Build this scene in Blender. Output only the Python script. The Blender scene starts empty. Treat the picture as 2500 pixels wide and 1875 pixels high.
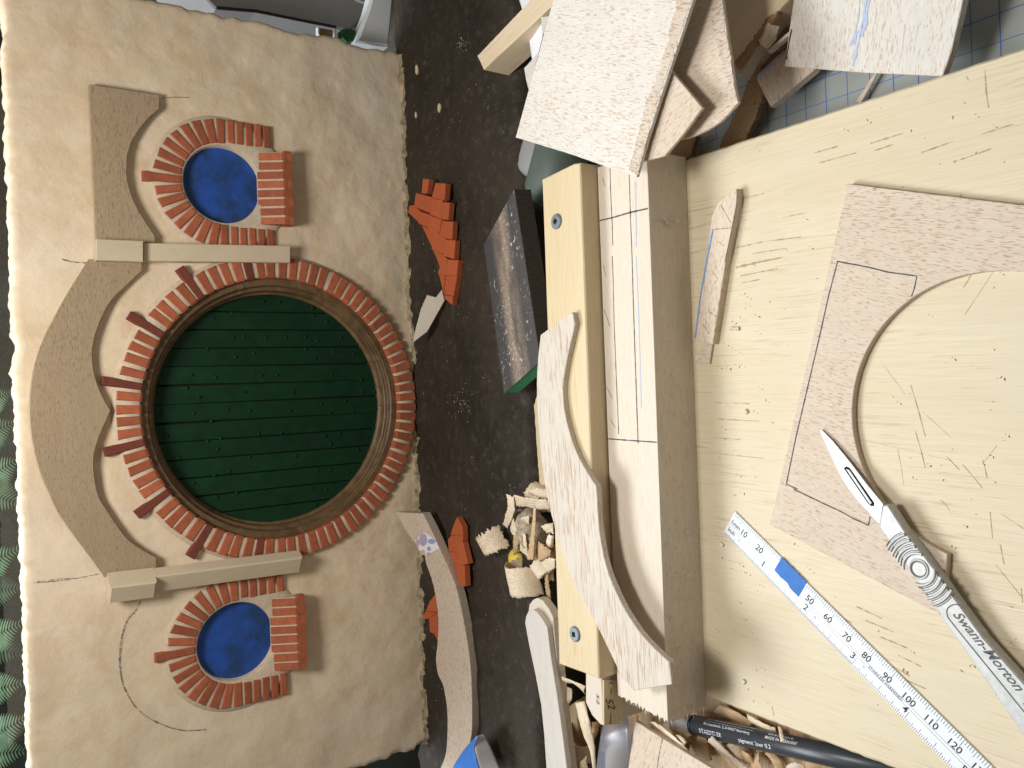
import bpy, bmesh, math, random
from mathutils import Vector, Matrix, noise
random.seed(7)
U = 0.001                                   # the script thinks in millimetres
sc = bpy.context.scene
COL = sc.collection

# ------------------------------------------------------------------ camera
FPX, PSI, ROLL, HCAM = 2020.0, math.radians(55.5), math.radians(2.1), 290.0
_d = Vector((0, math.sin(PSI), -math.cos(PSI)))
_x0 = Vector((0, -math.cos(PSI), -math.sin(PSI))); _y0 = Vector((1, 0, 0))
EX = _x0*math.cos(ROLL) - _y0*math.sin(ROLL)
EY = _y0*math.cos(ROLL) + _x0*math.sin(ROLL)
CAM = Vector((0, 0, HCAM))
cd = bpy.data.cameras.new('camera'); cam = bpy.data.objects.new('camera', cd); COL.objects.link(cam)
m = Matrix.Identity(4)
for i in range(3):
    m[i][0] = EX[i]; m[i][1] = EY[i]; m[i][2] = -_d[i]; m[i][3] = CAM[i]*U
cam.matrix_world = m
cd.sensor_fit = 'HORIZONTAL'; cd.sensor_width = 36.0; cd.lens = FPX/2500*36
cd.clip_start = 0.01; cd.clip_end = 60
cd.dof.use_dof = False
sc.camera = cam

# ------------------------------------------------------------------ world and lights
w = bpy.data.worlds.new('World'); sc.world = w; w.use_nodes = True
bg = w.node_tree.nodes['Background']; bg.inputs[0].default_value = (1.0, 0.90, 0.76, 1); bg.inputs[1].default_value = 0.18

def area(name, loc, target, sx, sy, power, color):
    l = bpy.data.lights.new(name, 'AREA'); l.shape = 'RECTANGLE'; l.size = sx*U; l.size_y = sy*U
    l.energy = power; l.color = color
    o = bpy.data.objects.new(name, l); COL.objects.link(o)
    loc = Vector(loc); o.location = loc*U
    o.rotation_euler = (Vector(target)-loc).to_track_quat('-Z', 'Y').to_euler()
    return o
area('window_light', (-520, 1050, 1150), (0, 280, 0), 600, 600, 13.2, (0.88, 0.95, 1.0))
area('overhead_light', (30, 272, 485), (0, 400, 60), 110, 110, 1.55, (1.0, 0.97, 0.915))
area('garden_daylight', (-150, 1100, 950), (-150, 900, 200), 500, 500, 8, (0.92, 0.97, 1.0))

sc.view_settings.view_transform = 'Standard'; sc.view_settings.look = 'None'
sc.view_settings.exposure = 0.0; sc.view_settings.gamma = 1.0
sc.view_settings.use_curve_mapping = False
sc.render.engine = 'CYCLES'
sc.cycles.max_bounces = 6; sc.cycles.use_denoising = True

# ------------------------------------------------------------------ pixel helpers (photo pixels 2500 x 1875)
def ray(x, y): return EX*((x-1250)/FPX) + EY*((937.5-y)/FPX) + _d
def P(x, y, z=0.0):
    r = ray(x, y); return CAM + r*((z-HCAM)/r.z)
YF = 528.9                                  # the facade's front plane
def F(x, y, d=0.0):
    r = ray(x, y); return CAM + r*((YF-d)/r.y)
def cr(ox, oy, pts, s=2.6544): return [(ox+a/s, oy+b/s) for a, b in pts]
def vv(pts): return [(a*2500/2212, b*2500/2212) for a, b in pts]
def lev(z): return (lambda x, y: P(x, y, z))
def fac(d): return (lambda x, y: F(x, y, d))
def tri(a, b, c):
    A, B, C = P(*a), P(*b), P(*c); n = (B-A).cross(C-A).normalized()
    if n.z < 0: n = -n
    def f(x, y):
        r = ray(x, y); return CAM + r*(n.dot(A-CAM)/n.dot(r))
    f.n = n
    return f

# ------------------------------------------------------------------ materials
MATS = {}
def nt(name):
    ma = bpy.data.materials.new(name); ma.use_nodes = True
    t = ma.node_tree; b = t.nodes['Principled BSDF']; MATS[name] = ma
    return ma, t, b
def N(t, typ, **kw):
    n = t.nodes.new(typ)
    for k, v in kw.items():
        if k in n.inputs.keys() if isinstance(k, str) else False: n.inputs[k].default_value = v
        else: setattr(n, k, v)
    return n
def coords(t, sx, sy, sz, rnd=True):
    tc = N(t, 'ShaderNodeTexCoord'); mp = N(t, 'ShaderNodeMapping')
    t.links.new(tc.outputs['Object'], mp.inputs[0]); mp.inputs['Scale'].default_value = (sx, sy, sz)
    if rnd:
        oi = N(t, 'ShaderNodeObjectInfo'); mu = N(t, 'ShaderNodeMath', operation='MULTIPLY'); mu.inputs[1].default_value = 40
        t.links.new(oi.outputs['Random'], mu.inputs[0])
        cx = N(t, 'ShaderNodeCombineXYZ')
        for i in range(3): t.links.new(mu.outputs[0], cx.inputs[i])
        t.links.new(cx.outputs[0], mp.inputs['Location'])
    return mp.outputs[0]
def noi(t, co, scale=1.0, detail=4, rough=0.55, dist=0.0):
    n = N(t, 'ShaderNodeTexNoise'); n.inputs['Scale'].default_value = scale; n.inputs['Detail'].default_value = detail
    n.inputs['Roughness'].default_value = rough; n.inputs['Distortion'].default_value = dist
    t.links.new(co, n.inputs['Vector']); return n.outputs['Fac']
def ramp(t, fac, a, b, ca=(0, 0, 0, 1), cb=(1, 1, 1, 1)):
    r = N(t, 'ShaderNodeValToRGB'); e = r.color_ramp.elements
    e[0].position = a; e[1].position = b; e[0].color = ca; e[1].color = cb
    t.links.new(fac, r.inputs[0]); return r.outputs[0]
def mix(t, fac, a, b, mode='MIX'):
    n = N(t, 'ShaderNodeMix', data_type='RGBA', blend_type=mode)
    if isinstance(fac, (int, float)): n.inputs[0].default_value = fac
    else: t.links.new(fac, n.inputs[0])
    for s, v in ((6, a), (7, b)):
        if isinstance(v, tuple): n.inputs[s].default_value = (*v[:3], 1)
        else: t.links.new(v, n.inputs[s])
    return n.outputs[2]
def bump(t, b, h, strength, dist):
    n = N(t, 'ShaderNodeBump'); n.inputs['Strength'].default_value = strength; n.inputs['Distance'].default_value = dist*U
    t.links.new(h, n.inputs['Height']); t.links.new(n.outputs[0], b.inputs['Normal'])
def vary(t, col, amt):
    oi = N(t, 'ShaderNodeObjectInfo'); mr = N(t, 'ShaderNodeMapRange')
    mr.inputs[3].default_value = 1-amt; mr.inputs[4].default_value = 1+amt
    t.links.new(oi.outputs['Random'], mr.inputs[0])
    h = N(t, 'ShaderNodeHueSaturation'); t.links.new(mr.outputs[0], h.inputs['Value']); t.links.new(col, h.inputs['Color'])
    return h.outputs[0]

def balsa(name, base, tint, fleck, amt=0.66, amount=0.75, rough=0.75, var=0.05, fl=(330, 2100)):
    ma, t, b = nt(name)
    c1 = coords(t, 9, 120, 120); c2 = coords(t, fl[0], fl[1], fl[1]); c3 = coords(t, 30, 45, 45)
    c4 = coords(t, 150, 3500, 3500)
    col = mix(t, ramp(t, noi(t, c1, 1, 4, .6), .35, .72), base, tint)
    col = mix(t, ramp(t, noi(t, c3, 1, 3), .45, .7), col, tuple(0.93*x for x in base))
    fine = ramp(t, noi(t, c4, 1, 2), .35, .75)
    col = mix(t, fine, col, tuple(.86*x for x in tint))
    # flecks come and go in zones
    n = noi(t, c2, 1, 1.5, .5); z = noi(t, c3, .55, 2)
    ad = N(t, 'ShaderNodeMath', operation='MULTIPLY_ADD'); ad.inputs[1].default_value = .16; t.links.new(z, ad.inputs[0]); t.links.new(n, ad.inputs[2])
    fk = ramp(t, ad.outputs[0], amt+.06, amt+.12)
    m2 = N(t, 'ShaderNodeMath', operation='MULTIPLY'); m2.inputs[1].default_value = amount; t.links.new(fk, m2.inputs[0])
    col = mix(t, m2.outputs[0], col, fleck)
    t.links.new(vary(t, col, var), b.inputs['Base Color']); b.inputs['Roughness'].default_value = rough
    b.inputs['Specular IOR Level'].default_value = .25
    bump(t, b, noi(t, c4, 1, 3), .35, .12)
    return ma
balsa('balsa', (.68, .65, .605), (.645, .60, .54), (.44, .29, .19), .605, .7)
balsa('balsa_pink', (.69, .585, .48), (.65, .54, .43), (.38, .22, .13), .605, .65)
balsa('balsa_grey', (.48, .37, .245), (.43, .32, .205), (.20, .12, .07), .60, .6)
balsa('balsa_plain', (.70, .635, .545), (.68, .58, .47), (.55, .34, .20), .70, .45, fl=(110, 2100))
balsa('balsa_arch', (.63, .58, .51), (.59, .525, .445), (.38, .21, .12), .605, .7, fl=(85, 1800))
balsa('balsa_fuzzy', (.58, .48, .38), (.68, .60, .51), (.38, .25, .16), .56, .7, fl=(330, 1600))
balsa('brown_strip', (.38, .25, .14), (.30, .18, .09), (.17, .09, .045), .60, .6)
balsa('board_smooth', (.74, .70, .65), (.70, .64, .57), (.50, .38, .27), .68, .35, fl=(120, 1500))
balsa('post_wood', (.68, .56, .39), (.72, .61, .45), (.40, .28, .16), .72, .4, fl=(110, 2000))

def pine(name, base, tint, dark, streak=.62, amount=.6, rough=.6, wear=0.0):
    ma, t, b = nt(name)
    c1 = coords(t, 4, 55, 55); c2 = coords(t, 42, 900, 900); c3 = coords(t, 14, 22, 22); c4 = coords(t, 60, 2600, 2600)
    col = mix(t, ramp(t, noi(t, c1, 1, 5, .6, .6), .32, .7), base, tint)
    col = mix(t, ramp(t, noi(t, c4, 1, 2), .4, .8), col, tuple(.9*x for x in tint))
    n = noi(t, c2, 1, 3, .6); z = noi(t, c3, 1, 2)
    ad = N(t, 'ShaderNodeMath', operation='MULTIPLY_ADD'); ad.inputs[1].default_value = .45; t.links.new(z, ad.inputs[0]); t.links.new(n, ad.inputs[2])
    fk = ramp(t, ad.outputs[0], streak+.22, streak+.34)
    m2 = N(t, 'ShaderNodeMath', operation='MULTIPLY'); m2.inputs[1].default_value = amount; t.links.new(fk, m2.inputs[0])
    col = mix(t, m2.outputs[0], col, dark)
    if wear:
        col = mix(t, ramp(t, noi(t, coords(t, 26, 26, 26), 1, 5, .65), .52, .72), col, tuple(wear*x for x in base))
    t.links.new(vary(t, col, .03), b.inputs['Base Color']); b.inputs['Roughness'].default_value = rough
    b.inputs['Specular IOR Level'].default_value = .3
    bump(t, b, noi(t, c4, 1, 3), .25, .1)
    return ma
pine('plywood', (.68, .595, .435), (.64, .54, .375), (.42, .29, .17), .63, .55, .55, .92)
pine('pine', (.67, .55, .36), (.63, .505, .31), (.45, .28, .12), .66, .5)
pine('pine_pale', (.74, .61, .43), (.67, .53, .36), (.42, .27, .14), .64, .5)
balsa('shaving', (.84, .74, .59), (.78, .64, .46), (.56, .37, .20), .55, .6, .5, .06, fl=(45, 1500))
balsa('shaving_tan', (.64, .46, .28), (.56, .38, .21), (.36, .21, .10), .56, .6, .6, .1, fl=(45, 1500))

def plain(name, color, rough=.6, metal=0, spec=.3, scale=300, amp=.12, bumps=.2, bd=.15, var=0.0):
    ma, t, b = nt(name)
    c = coords(t, 1, 1, 1)
    n = noi(t, c, scale, 5, .6)
    lo = tuple((1-amp)*x for x in color); hi = tuple(min(1, (1+amp)*x) for x in color)
    col = mix(t, ramp(t, n, .3, .7), lo, hi)
    if var: col = vary(t, col, var)
    t.links.new(col, b.inputs['Base Color']); b.inputs['Roughness'].default_value = rough
    b.inputs['Metallic'].default_value = metal; b.inputs['Specular IOR Level'].default_value = spec
    if bumps: bump(t, b, noi(t, c, scale*2.2, 4, .6), bumps, bd)
    return ma
plain('brick', (.41, .118, .056), .75, scale=260, amp=.16, bumps=.5, bd=.25, var=.18)
plain('brick_dark', (.19, .05, .032), .75, scale=260, amp=.15, bumps=.5, bd=.2, var=.12)
plain('terracotta', (.47, .11, .04), .8, scale=500, amp=.08, bumps=.4, bd=.12, var=.05)
plain('mortar', (.62, .51, .38), .9, scale=350, amp=.12, bumps=.6, bd=.3)
plain('door_green', (.0045, .034, .0125), .58, spec=.22, scale=120, amp=.25, bumps=.25, bd=.15, var=.10)
plain('pencil', (.10, .09, .10), .8, scale=2500, amp=.5, bumps=0)
plain('pencil_soft', (.17, .15, .15), .9, scale=2500, amp=.4, bumps=0)
pm = MATS['pencil_soft'].node_tree; pb_ = pm.nodes['Principled BSDF']
pm.links.new(ramp(pm, noi(pm, coords(pm, 1, 1, 1), 1100, 3, .7), .40, .56), pb_.inputs['Alpha'])
plain('ink', (.03, .03, .035), .6, bumps=0)
plain('blue_pencil', (.16, .28, .55), .8, scale=1500, amp=.3, bumps=0)
plain('blue_pencil_soft', (.42, .50, .66), .9, scale=1500, amp=.15, bumps=0)
plain('blue_tape', (.035, .16, .50), .6, scale=400, amp=.12, bumps=.2)
plain('tape_bright', (.05, .22, .72), .55, scale=200, amp=.06, bumps=.1)
plain('paper_white', (.78, .77, .82), .8, scale=150, amp=.03, bumps=.1)
plain('steel_rule', (.68, .70, .73), .55, .12, .3, scale=60, amp=.04, bumps=.05)
plain('blade_steel', (.66, .68, .72), .5, .35, .4, scale=200, amp=.05, bumps=.1, bd=.03)
plain('handle_nickel', (.49, .49, .48), .55, .35, .4, scale=420, amp=.12, bumps=.35, bd=.06)
plain('groove', (.12, .12, .12), .7, .2, bumps=0)
plain('zinc', (.19, .23, .26), .5, .3, scale=300, amp=.12)
plain('hole_black', (.008, .008, .008), .9, bumps=0)
plain('pen_grey', (.036, .041, .05), .36, 0, .5, scale=100, amp=.1, bumps=0)
plain('pen_print', (.68, .69, .70), .6, bumps=0)
plain('pen_band', (.012, .014, .02), .4, bumps=0)
plain('green_core', (.05, .30, .15), .7, scale=300, amp=.1)
plain('sand_side', (.045, .036, .030), .9, scale=900, amp=.4, bumps=.8, bd=.2)
plain('cork_grey', (.38, .31, .24), .85, scale=420, amp=.5, bumps=.8, bd=.4)
plain('grain_mark', (.40, .285, .165), .7, scale=900, amp=.25, bumps=0)
plain('yellow_wax', (.72, .55, .08), .45, scale=150, amp=.1, bumps=.1)
plain('plastic_green', (.10, .13, .115), .5, scale=60, amp=.1, bumps=.05)
plain('plastic_grey', (.30, .30, .30), .5, scale=40, amp=.05, bumps=.05)
plain('plastic_white', (.80, .84, .88), .35, scale=40, amp=.02, bumps=0)
plain('tabletop', (.09, .075, .065), .7, scale=60, amp=.4, bumps=.3)
plain('grid_blue', (.03, .16, .50), .6, bumps=0)
plain('fern_leaf', (.16, .30, .17), .55, scale=60, amp=.35, bumps=0, var=.3)
plain('fern_stem', (.05, .07, .025), .6, bumps=0)
plain('soil_bank', (.012, .018, .012), .9, scale=25, amp=.6, bumps=.5, bd=4)
plain('leaf_green', (.02, .10, .035), .5, bumps=0)
plain('crumb', (.66, .57, .43), .8, scale=300, amp=.2, bumps=0)

# cutting mat, slightly translucent grey vinyl
ma, t, b = nt('mat_grey'); c = coords(t, 1, 1, 1)
t.links.new(mix(t, ramp(t, noi(t, c, 30, 4), .3, .7), (.30, .32, .31), (.38, .385, .37)), b.inputs['Base Color'])
b.inputs['Roughness'].default_value = .35; b.inputs['Specular IOR Level'].default_value = .5

# plaster of the facade: uneven cream wash with ochre stains
ma, t, b = nt('plaster'); c = coords(t, 1, 1, 1, False)
n1 = noi(t, c, 14, 6, .62); n2 = noi(t, c, 38, 6, .65, .6); n3 = noi(t, c, 130, 5, .6); n4 = noi(t, c, 420, 4, .6)
n5 = noi(t, c, 55, 8, .72, .3); n6 = noi(t, c, 8, 3, .5)
col = mix(t, ramp(t, n1, .30, .70), (.75, .58, .38), (.82, .665, .47))
col = mix(t, ramp(t, n5, .44, .78), col, (.87, .76, .60))
col = mix(t, ramp(t, n2, .20, .50, (1, 1, 1, 1), (0, 0, 0, 1)), col, (.66, .47, .275))
col = mix(t, ramp(t, n6, .42, .75), col, (.85, .73, .575))
col = mix(t, ramp(t, n3, .56, .90), col, (.72, .565, .39))
t.links.new(col, b.inputs['Base Color']); b.inputs['Roughness'].default_value = .62; b.inputs['Specular IOR Level'].default_value = .28
ad = N(t, 'ShaderNodeMath', operation='MULTIPLY_ADD'); ad.inputs[1].default_value = .35; t.links.new(n4, ad.inputs[0]); t.links.new(n3, ad.inputs[2])
bump(t, b, ad.outputs[0], .5, 1.0)
# dark earth
ma, t, b = nt('earth'); c = coords(t, 1, 1, 1, False)
n1 = noi(t, c, 22, 6, .6); n2 = noi(t, c, 160, 6, .65); n3 = noi(t, c, 900, 3, .6)
col = mix(t, ramp(t, n1, .35, .68), (.022, .0165, .0115), (.046, .034, .023))
col = mix(t, ramp(t, n2, .52, .74), col, (.075, .060, .044))
col = mix(t, ramp(t, n3, .73, .78), col, (.10, .09, .075))
t.links.new(col, b.inputs['Base Color']); b.inputs['Roughness'].default_value = .62; b.inputs['Specular IOR Level'].default_value = .35
adE = N(t, 'ShaderNodeMath', operation='MULTIPLY_ADD'); adE.inputs[1].default_value = .5; t.links.new(noi(t, c, 520, 5, .7), adE.inputs[0]); t.links.new(n2, adE.inputs[2])
bump(t, b, adE.outputs[0], 1.0, 1.3)
# crumbly seam
plain('seam', (.33, .27, .17), .9, scale=200, amp=.55, bumps=.9, bd=.8)
# frame wood
ma, t, b = nt('frame_wood'); c = coords(t, 1, 1, 1, False)
n1 = noi(t, c, 60, 6, .6, 1.5); n2 = noi(t, c, 500, 4)
col = mix(t, ramp(t, n1, .35, .65), (.11, .063, .028), (.20, .125, .06)); col = mix(t, ramp(t, n2, .55, .8), col, (.08, .045, .02))
t.links.new(col, b.inputs['Base Color']); b.inputs['Roughness'].default_value = .5
bump(t, b, n2, .3, .2)
# blue masking film in the round windows
ma, t, b = nt('pane_blue'); c = coords(t, 1, 1, 1)
n1 = noi(t, c, 70, 5, .6); n2 = noi(t, c, 160, 6, .7)
col = mix(t, ramp(t, n1, .38, .62), (.012, .05, .17), (.015, .085, .42))
col = mix(t, ramp(t, n2, .66, .74), col, (.19, .22, .28))
t.links.new(col, b.inputs['Base Color']); b.inputs['Roughness'].default_value = .6
# sandpaper: dark grit clogged with wood dust along its middle
ma, t, b = nt('sandpaper'); c = coords(t, 1, 1, 1, False)
g = noi(t, c, 2600, 2); n1 = noi(t, coords(t, 22, 60, 60, False), 1, 4)
tc = N(t, 'ShaderNodeTexCoord'); sp = N(t, 'ShaderNodeSeparateXYZ'); t.links.new(tc.outputs['Object'], sp.inputs[0])
ab = N(t, 'ShaderNodeMath', operation='ABSOLUTE'); t.links.new(sp.outputs['Y'], ab.inputs[0])
mr = N(t, 'ShaderNodeMapRange'); mr.inputs[1].default_value = .016; mr.inputs[2].default_value = .004; t.links.new(ab.outputs[0], mr.inputs[0])
mu = N(t, 'ShaderNodeMath', operation='MULTIPLY'); t.links.new(mr.outputs[0], mu.inputs[0]); t.links.new(ramp(t, n1, .34, .56), mu.inputs[1])
mu2 = N(t, 'ShaderNodeMath', operation='MULTIPLY'); t.links.new(mu.outputs[0], mu2.inputs[0]); t.links.new(ramp(t, g, .38, .55), mu2.inputs[1])
col = mix(t, ramp(t, g, .35, .7), (.05, .046, .045), (.11, .10, .098)); col = mix(t, mu2.outputs[0], col, (.44, .34, .25))
n5 = noi(t, c, 330, 5, .75); n6 = noi(t, c, 40, 2)
mm = N(t, 'ShaderNodeMath', operation='MULTIPLY'); t.links.new(ramp(t, n5, .57, .64), mm.inputs[0]); t.links.new(ramp(t, n6, .48, .58), mm.inputs[1])
col = mix(t, mm.outputs[0], col, (.62, .60, .60))
t.links.new(col, b.inputs['Base Color']); b.inputs['Roughness'].default_value = .95; b.inputs['Specular IOR Level'].default_value = .08; bump(t, b, g, .7, .15)
# clear plastic
ma, t, b = nt('clear_plastic')
for n in list(t.nodes):
    if n.type != 'OUTPUT_MATERIAL': t.nodes.remove(n)
out = [n for n in t.nodes if n.type == 'OUTPUT_MATERIAL'][0]
tr = N(t, 'ShaderNodeBsdfTransparent'); tr.inputs[0].default_value = (.86, .88, .93, 1); gl = N(t, 'ShaderNodeBsdfGlossy'); gl.inputs['Roughness'].default_value = .35
df = N(t, 'ShaderNodeBsdfDiffuse'); df.inputs[0].default_value = (.62, .66, .76, 1)
mx = N(t, 'ShaderNodeMixShader'); mx.inputs[0].default_value = .14; t.links.new(tr.outputs[0], mx.inputs[1]); t.links.new(df.outputs[0], mx.inputs[2])
mx2 = N(t, 'ShaderNodeMixShader'); mx2.inputs[0].default_value = .07; t.links.new(mx.outputs[0], mx2.inputs[1]); t.links.new(gl.outputs[0], mx2.inputs[2])
t.links.new(mx2.outputs[0], out.inputs[0])
# window glass
ma, t, b = nt('window_glass')
for n in list(t.nodes):
    if n.type != 'OUTPUT_MATERIAL': t.nodes.remove(n)
out = [n for n in t.nodes if n.type == 'OUTPUT_MATERIAL'][0]
tr = N(t, 'ShaderNodeBsdfTransparent'); gl = N(t, 'ShaderNodeBsdfGlossy'); gl.inputs['Roughness'].default_value = .02
mx2 = N(t, 'ShaderNodeMixShader'); mx2.inputs[0].default_value = .035; t.links.new(tr.outputs[0], mx2.inputs[1]); t.links.new(gl.outputs[0], mx2.inputs[2])
t.links.new(mx2.outputs[0], out.inputs[0])

# ------------------------------------------------------------------ object helpers
WM = {}
def frame(o, x=None, z=None):
    """matrix (in metres) with origin o (mm), local X along x, local Z near z"""
    z = Vector(z or (0, 0, 1)).normalized(); x = Vector(x or (1, 0, 0))
    x = (x - z*x.dot(z)).normalized(); y = z.cross(x)
    M = Matrix.Identity(4)
    for i in range(3): M[i][0], M[i][1], M[i][2], M[i][3] = x[i], y[i], z[i], o[i]*U
    return M
def props(o, label=None, cat=None, group=None, kind=None):
    if label: o['label'] = label
    if cat: o['category'] = cat
    if group: o['group'] = group
    if kind: o['kind'] = kind
    return o
def link(o, M, parent=None):
    COL.objects.link(o); WM[o.name] = M
    if parent is not None:
        o.parent = parent; o.matrix_parent_inverse = WM[parent.name].inverted()
    o.matrix_basis = M
    return o
def empty(name, loc, label, cat, group=None):
    o = bpy.data.objects.new(name, None); o.empty_display_size = .01
    link(o, frame(Vector(loc))); return props(o, label, cat, group)
def mesh(name, verts, faces, mat, parent=None, M=None, smooth=False, mats=None, fm=None):
    """verts in world mm"""
    if M is None:
        c = sum((Vector(v) for v in verts), Vector())/len(verts); M = frame(c)
    Mi = M.inverted()
    me = bpy.data.meshes.new(name); me.from_pydata([Mi @ (Vector(v)*U) for v in verts], [], faces)
    for k in (mats or [mat]): me.materials.append(MATS[k])
    if fm: me.polygons.foreach_set('material_index', fm)
    bm = bmesh.new(); bm.from_mesh(me); bmesh.ops.recalc_face_normals(bm, faces=bm.faces); bm.to_mesh(me); bm.free()
    if smooth: me.polygons.foreach_set('use_smooth', [True]*len(me.polygons))
    return link(bpy.data.objects.new(name, me), M, parent)

def resample(poly, step, closed=True):
    out = []
    n = len(poly)
    for i in range(n if closed else n-1):
        a, b = poly[i], poly[(i+1) % n]; k = max(1, int((b-a).length/step))
        for j in range(k): out.append(a.lerp(b, j/k))
    if not closed: out.append(poly[-1])
    return out
def spline(pts, k=6, closed=False):
    pts = [Vector(p) for p in pts]; out = []; n = len(pts)
    for i in range(n if closed else n-1):
        g = (lambda j: pts[j % n]) if closed else (lambda j: pts[max(0, min(n-1, j))])
        p0, p1, p2, p3 = g(i-1), g(i), g(i+1), g(i+2)
        for j in range(k):
            u = j/k
            out.append(.5*((2*p1)+(p2-p0)*u+(2*p0-5*p1+4*p2-p3)*u*u+(3*p1-p0-3*p2+p3)*u**3))
    if not closed: out.append(pts[-1])
    return out
def inset(poly, n, c):
    """move a planar loop inwards by c"""
    area_v = Vector()
    for i in range(len(poly)): area_v += poly[i].cross(poly[(i+1) % len(poly)])
    s = 1 if area_v.dot(n) > 0 else -1
    out = []
    for i in range(len(poly)):
        a, b, d = poly[i-1], poly[i], poly[(i+1) % len(poly)]
        t1 = (b-a).normalized() if (b-a).length > 1e-6 else Vector(); t2 = (d-b).normalized() if (d-b).length > 1e-6 else Vector()
        q = n.cross(t1)*s + n.cross(t2)*s
        out.append(b + (q.normalized()*c if q.length > 1e-6 else Vector()))
    return out
def prism(name, top, n, thick, mat, parent=None, grain=None, ch=.25, rough=0.0, step=2.0, smooth=False):
    """a slab below the planar loop top; n points out of its visible face"""
    n = Vector(n).normalized(); top = [Vector(p) for p in top]
    if rough:
        top = resample(top, step)
        cc = random.random()*100
        top = [p + Vector((noise.noise(p*.9+Vector((cc, 0, 0))), noise.noise(p*.9+Vector((0, cc, 0))), 0))*rough - n*0 for p in top]
    k = len(top); T = inset(top, n, ch); Mid = [p-n*ch for p in top]; Bot = [p-n*thick for p in top]
    v = T+Mid+Bot; f = [list(range(k)), list(range(3*k-1, 2*k-1, -1))]
    for i in range(k):
        j = (i+1) % k
        f.append([i, j, k+j, k+i]); f.append([k+i, k+j, 2*k+j, 2*k+i])
    c = sum(top, Vector())/k
    return mesh(name, v, f, mat, parent, frame(c-n*thick, grain or (1, 0, 0), n), smooth)
def board(name, px, plane, thick, mat, label=None, cat=None, grain=None, parent=None, rough=.12, ch=.25, group=None, n=None, step=2.0):
    pts = [plane(*p) for p in px]
    if n is None: n = getattr(plane, 'n', None) or Vector((0, 0, 1))
    g = None
    if grain: g = plane(*grain[1]) - plane(*grain[0])
    o = prism(name, pts, n, thick, mat, parent, g, ch, rough, step)
    o['grain_dir'] = 0; del o['grain_dir']
    return props(o, label, cat, group)
def stroke(name, pts, n, width, mat, parent, lift=.12, wob=.25):
    """flat ribbon along 3D points, lying on a surface with normal n"""
    n = Vector(n).normalized(); v = []; f = []
    pts = resample([Vector(p) for p in pts], 1.5, False)
    for i, p in enumerate(pts):
        a = pts[max(0, i-1)]; b = pts[min(len(pts)-1, i+1)]
        s = n.cross(b-a); s = s.normalized() if s.length > 0 else Vector((1, 0, 0))
        wv = width*.5*(1+wob*noise.noise(p*.7)*2)
        v += [p+s*wv+n*lift, p-s*wv+n*lift]
        if i: f.append([2*i-2, 2*i-1, 2*i+1, 2*i])
    return mesh(name, v, f, mat, parent)
def boxm(name, c, sx, sy, sz, mat, parent=None, rz=0.0, ch=.4, tilt=None):
    R = Matrix.Rotation(rz, 3, 'Z')
    if tilt: R = Matrix.Rotation(tilt[1], 3, tilt[0]) @ R
    n = R @ Vector((0, 0, 1))
    top = [Vector(c)+R@Vector((x*sx/2, y*sy/2, sz/2)) for x, y in ((-1, -1), (1, -1), (1, 1), (-1, 1))]
    return prism(name, top, n, sz, mat, parent, R@Vector((1, 0, 0)), ch)
def quadprism(pts4, nrm, h, c=.6):
    """small piece with chamfered top: loop at the base, loop at h-c, inset loop at h. returns verts, faces"""
    nrm = Vector(nrm); base = [Vector(p) for p in pts4]; k = len(base)
    mid = [p+nrm*(h-c) for p in base]; top = [p+nrm*h for p in inset(base, nrm, c)]
    v = base+mid+top; f = [list(range(2*k, 3*k))]
    for i in range(k):
        j = (i+1) % k
        f += [[i, j, k+j, k+i], [k+i, k+j, 2*k+j, 2*k+i]]
    f.append(list(range(k-1, -1, -1)))
    return v, f
def textmesh(s, size, shear=0.0, spacing=1.0, align='LEFT', bold=0.0):
    cu = bpy.data.curves.new('txt', 'FONT'); cu.body = s; cu.size = size; cu.shear = shear
    cu.space_character = spacing; cu.align_x = align; cu.resolution_u = 3; cu.offset = bold
    o = bpy.data.objects.new('txt', cu); COL.objects.link(o)
    dg = bpy.context.evaluated_depsgraph_get(); dg.update()
    me = bpy.data.meshes.new_from_object(o.evaluated_get(dg))
    v = [tuple(p.co) for p in me.vertices]; f = [list(p.vertices) for p in me.polygons]
    bpy.data.objects.remove(o); bpy.data.curves.remove(cu); bpy.data.meshes.remove(me)
    return v, f
def lathe_ring(profile, c, a0, a1, seg):
    """profile = (radius, depth d); swept about the facade axis through c=(x,z)"""
    v = []; f = []; k = len(profile)
    for i in range(seg+1):
        a = a0+(a1-a0)*i/seg
        for r, d in profile: v.append(Vector((c[0]+r*math.sin(a), YF-d, c[1]+r*math.cos(a))))
    for i in range(seg):
        for j in range(k-1): f.append([i*k+j, (i+1)*k+j, (i+1)*k+j+1, i*k+j+1])
    if abs(a1-a0) < 6.28: f += [list(range(k)), [seg*k+j for j in range(k-1, -1, -1)]]
    return v, f

# ------------------------------------------------------------------ the setting: table and cutting mat
ZM = -21.0
def flatbox(name, x0, x1, y0, y1, z0, z1, mat, **kw):
    o = prism(name, [Vector((x0, y0, z1)), Vector((x1, y0, z1)), Vector((x1, y1, z1)), Vector((x0, y1, z1))], (0, 0, 1), z1-z0, mat, kw.pop('parent', None), ch=.5)
    return props(o, **kw)
flatbox('tabletop', -620, 620, -260, 700, -44, ZM-3.2, 'tabletop', kind='structure')
mat_o = empty('cutting_mat', (80, 180, ZM-3), 'grey vinyl cutting mat printed with blue grid lines, under the board', 'cutting mat')
flatbox('mat_sheet', -175, 320, 20, 372, ZM-3, ZM, 'mat_grey', parent=mat_o)
for i in range(-27, 22):
    x = 114.5+i*10; big = (i % 5 == 0)
    if -173 < x < 318:
        wd = .9 if big else .35
        flatbox('grid_line', x-wd/2, x+wd/2, 24, 368, ZM-.05, ZM+(.06 if big else .05), 'grid_blue', parent=mat_o)
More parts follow.
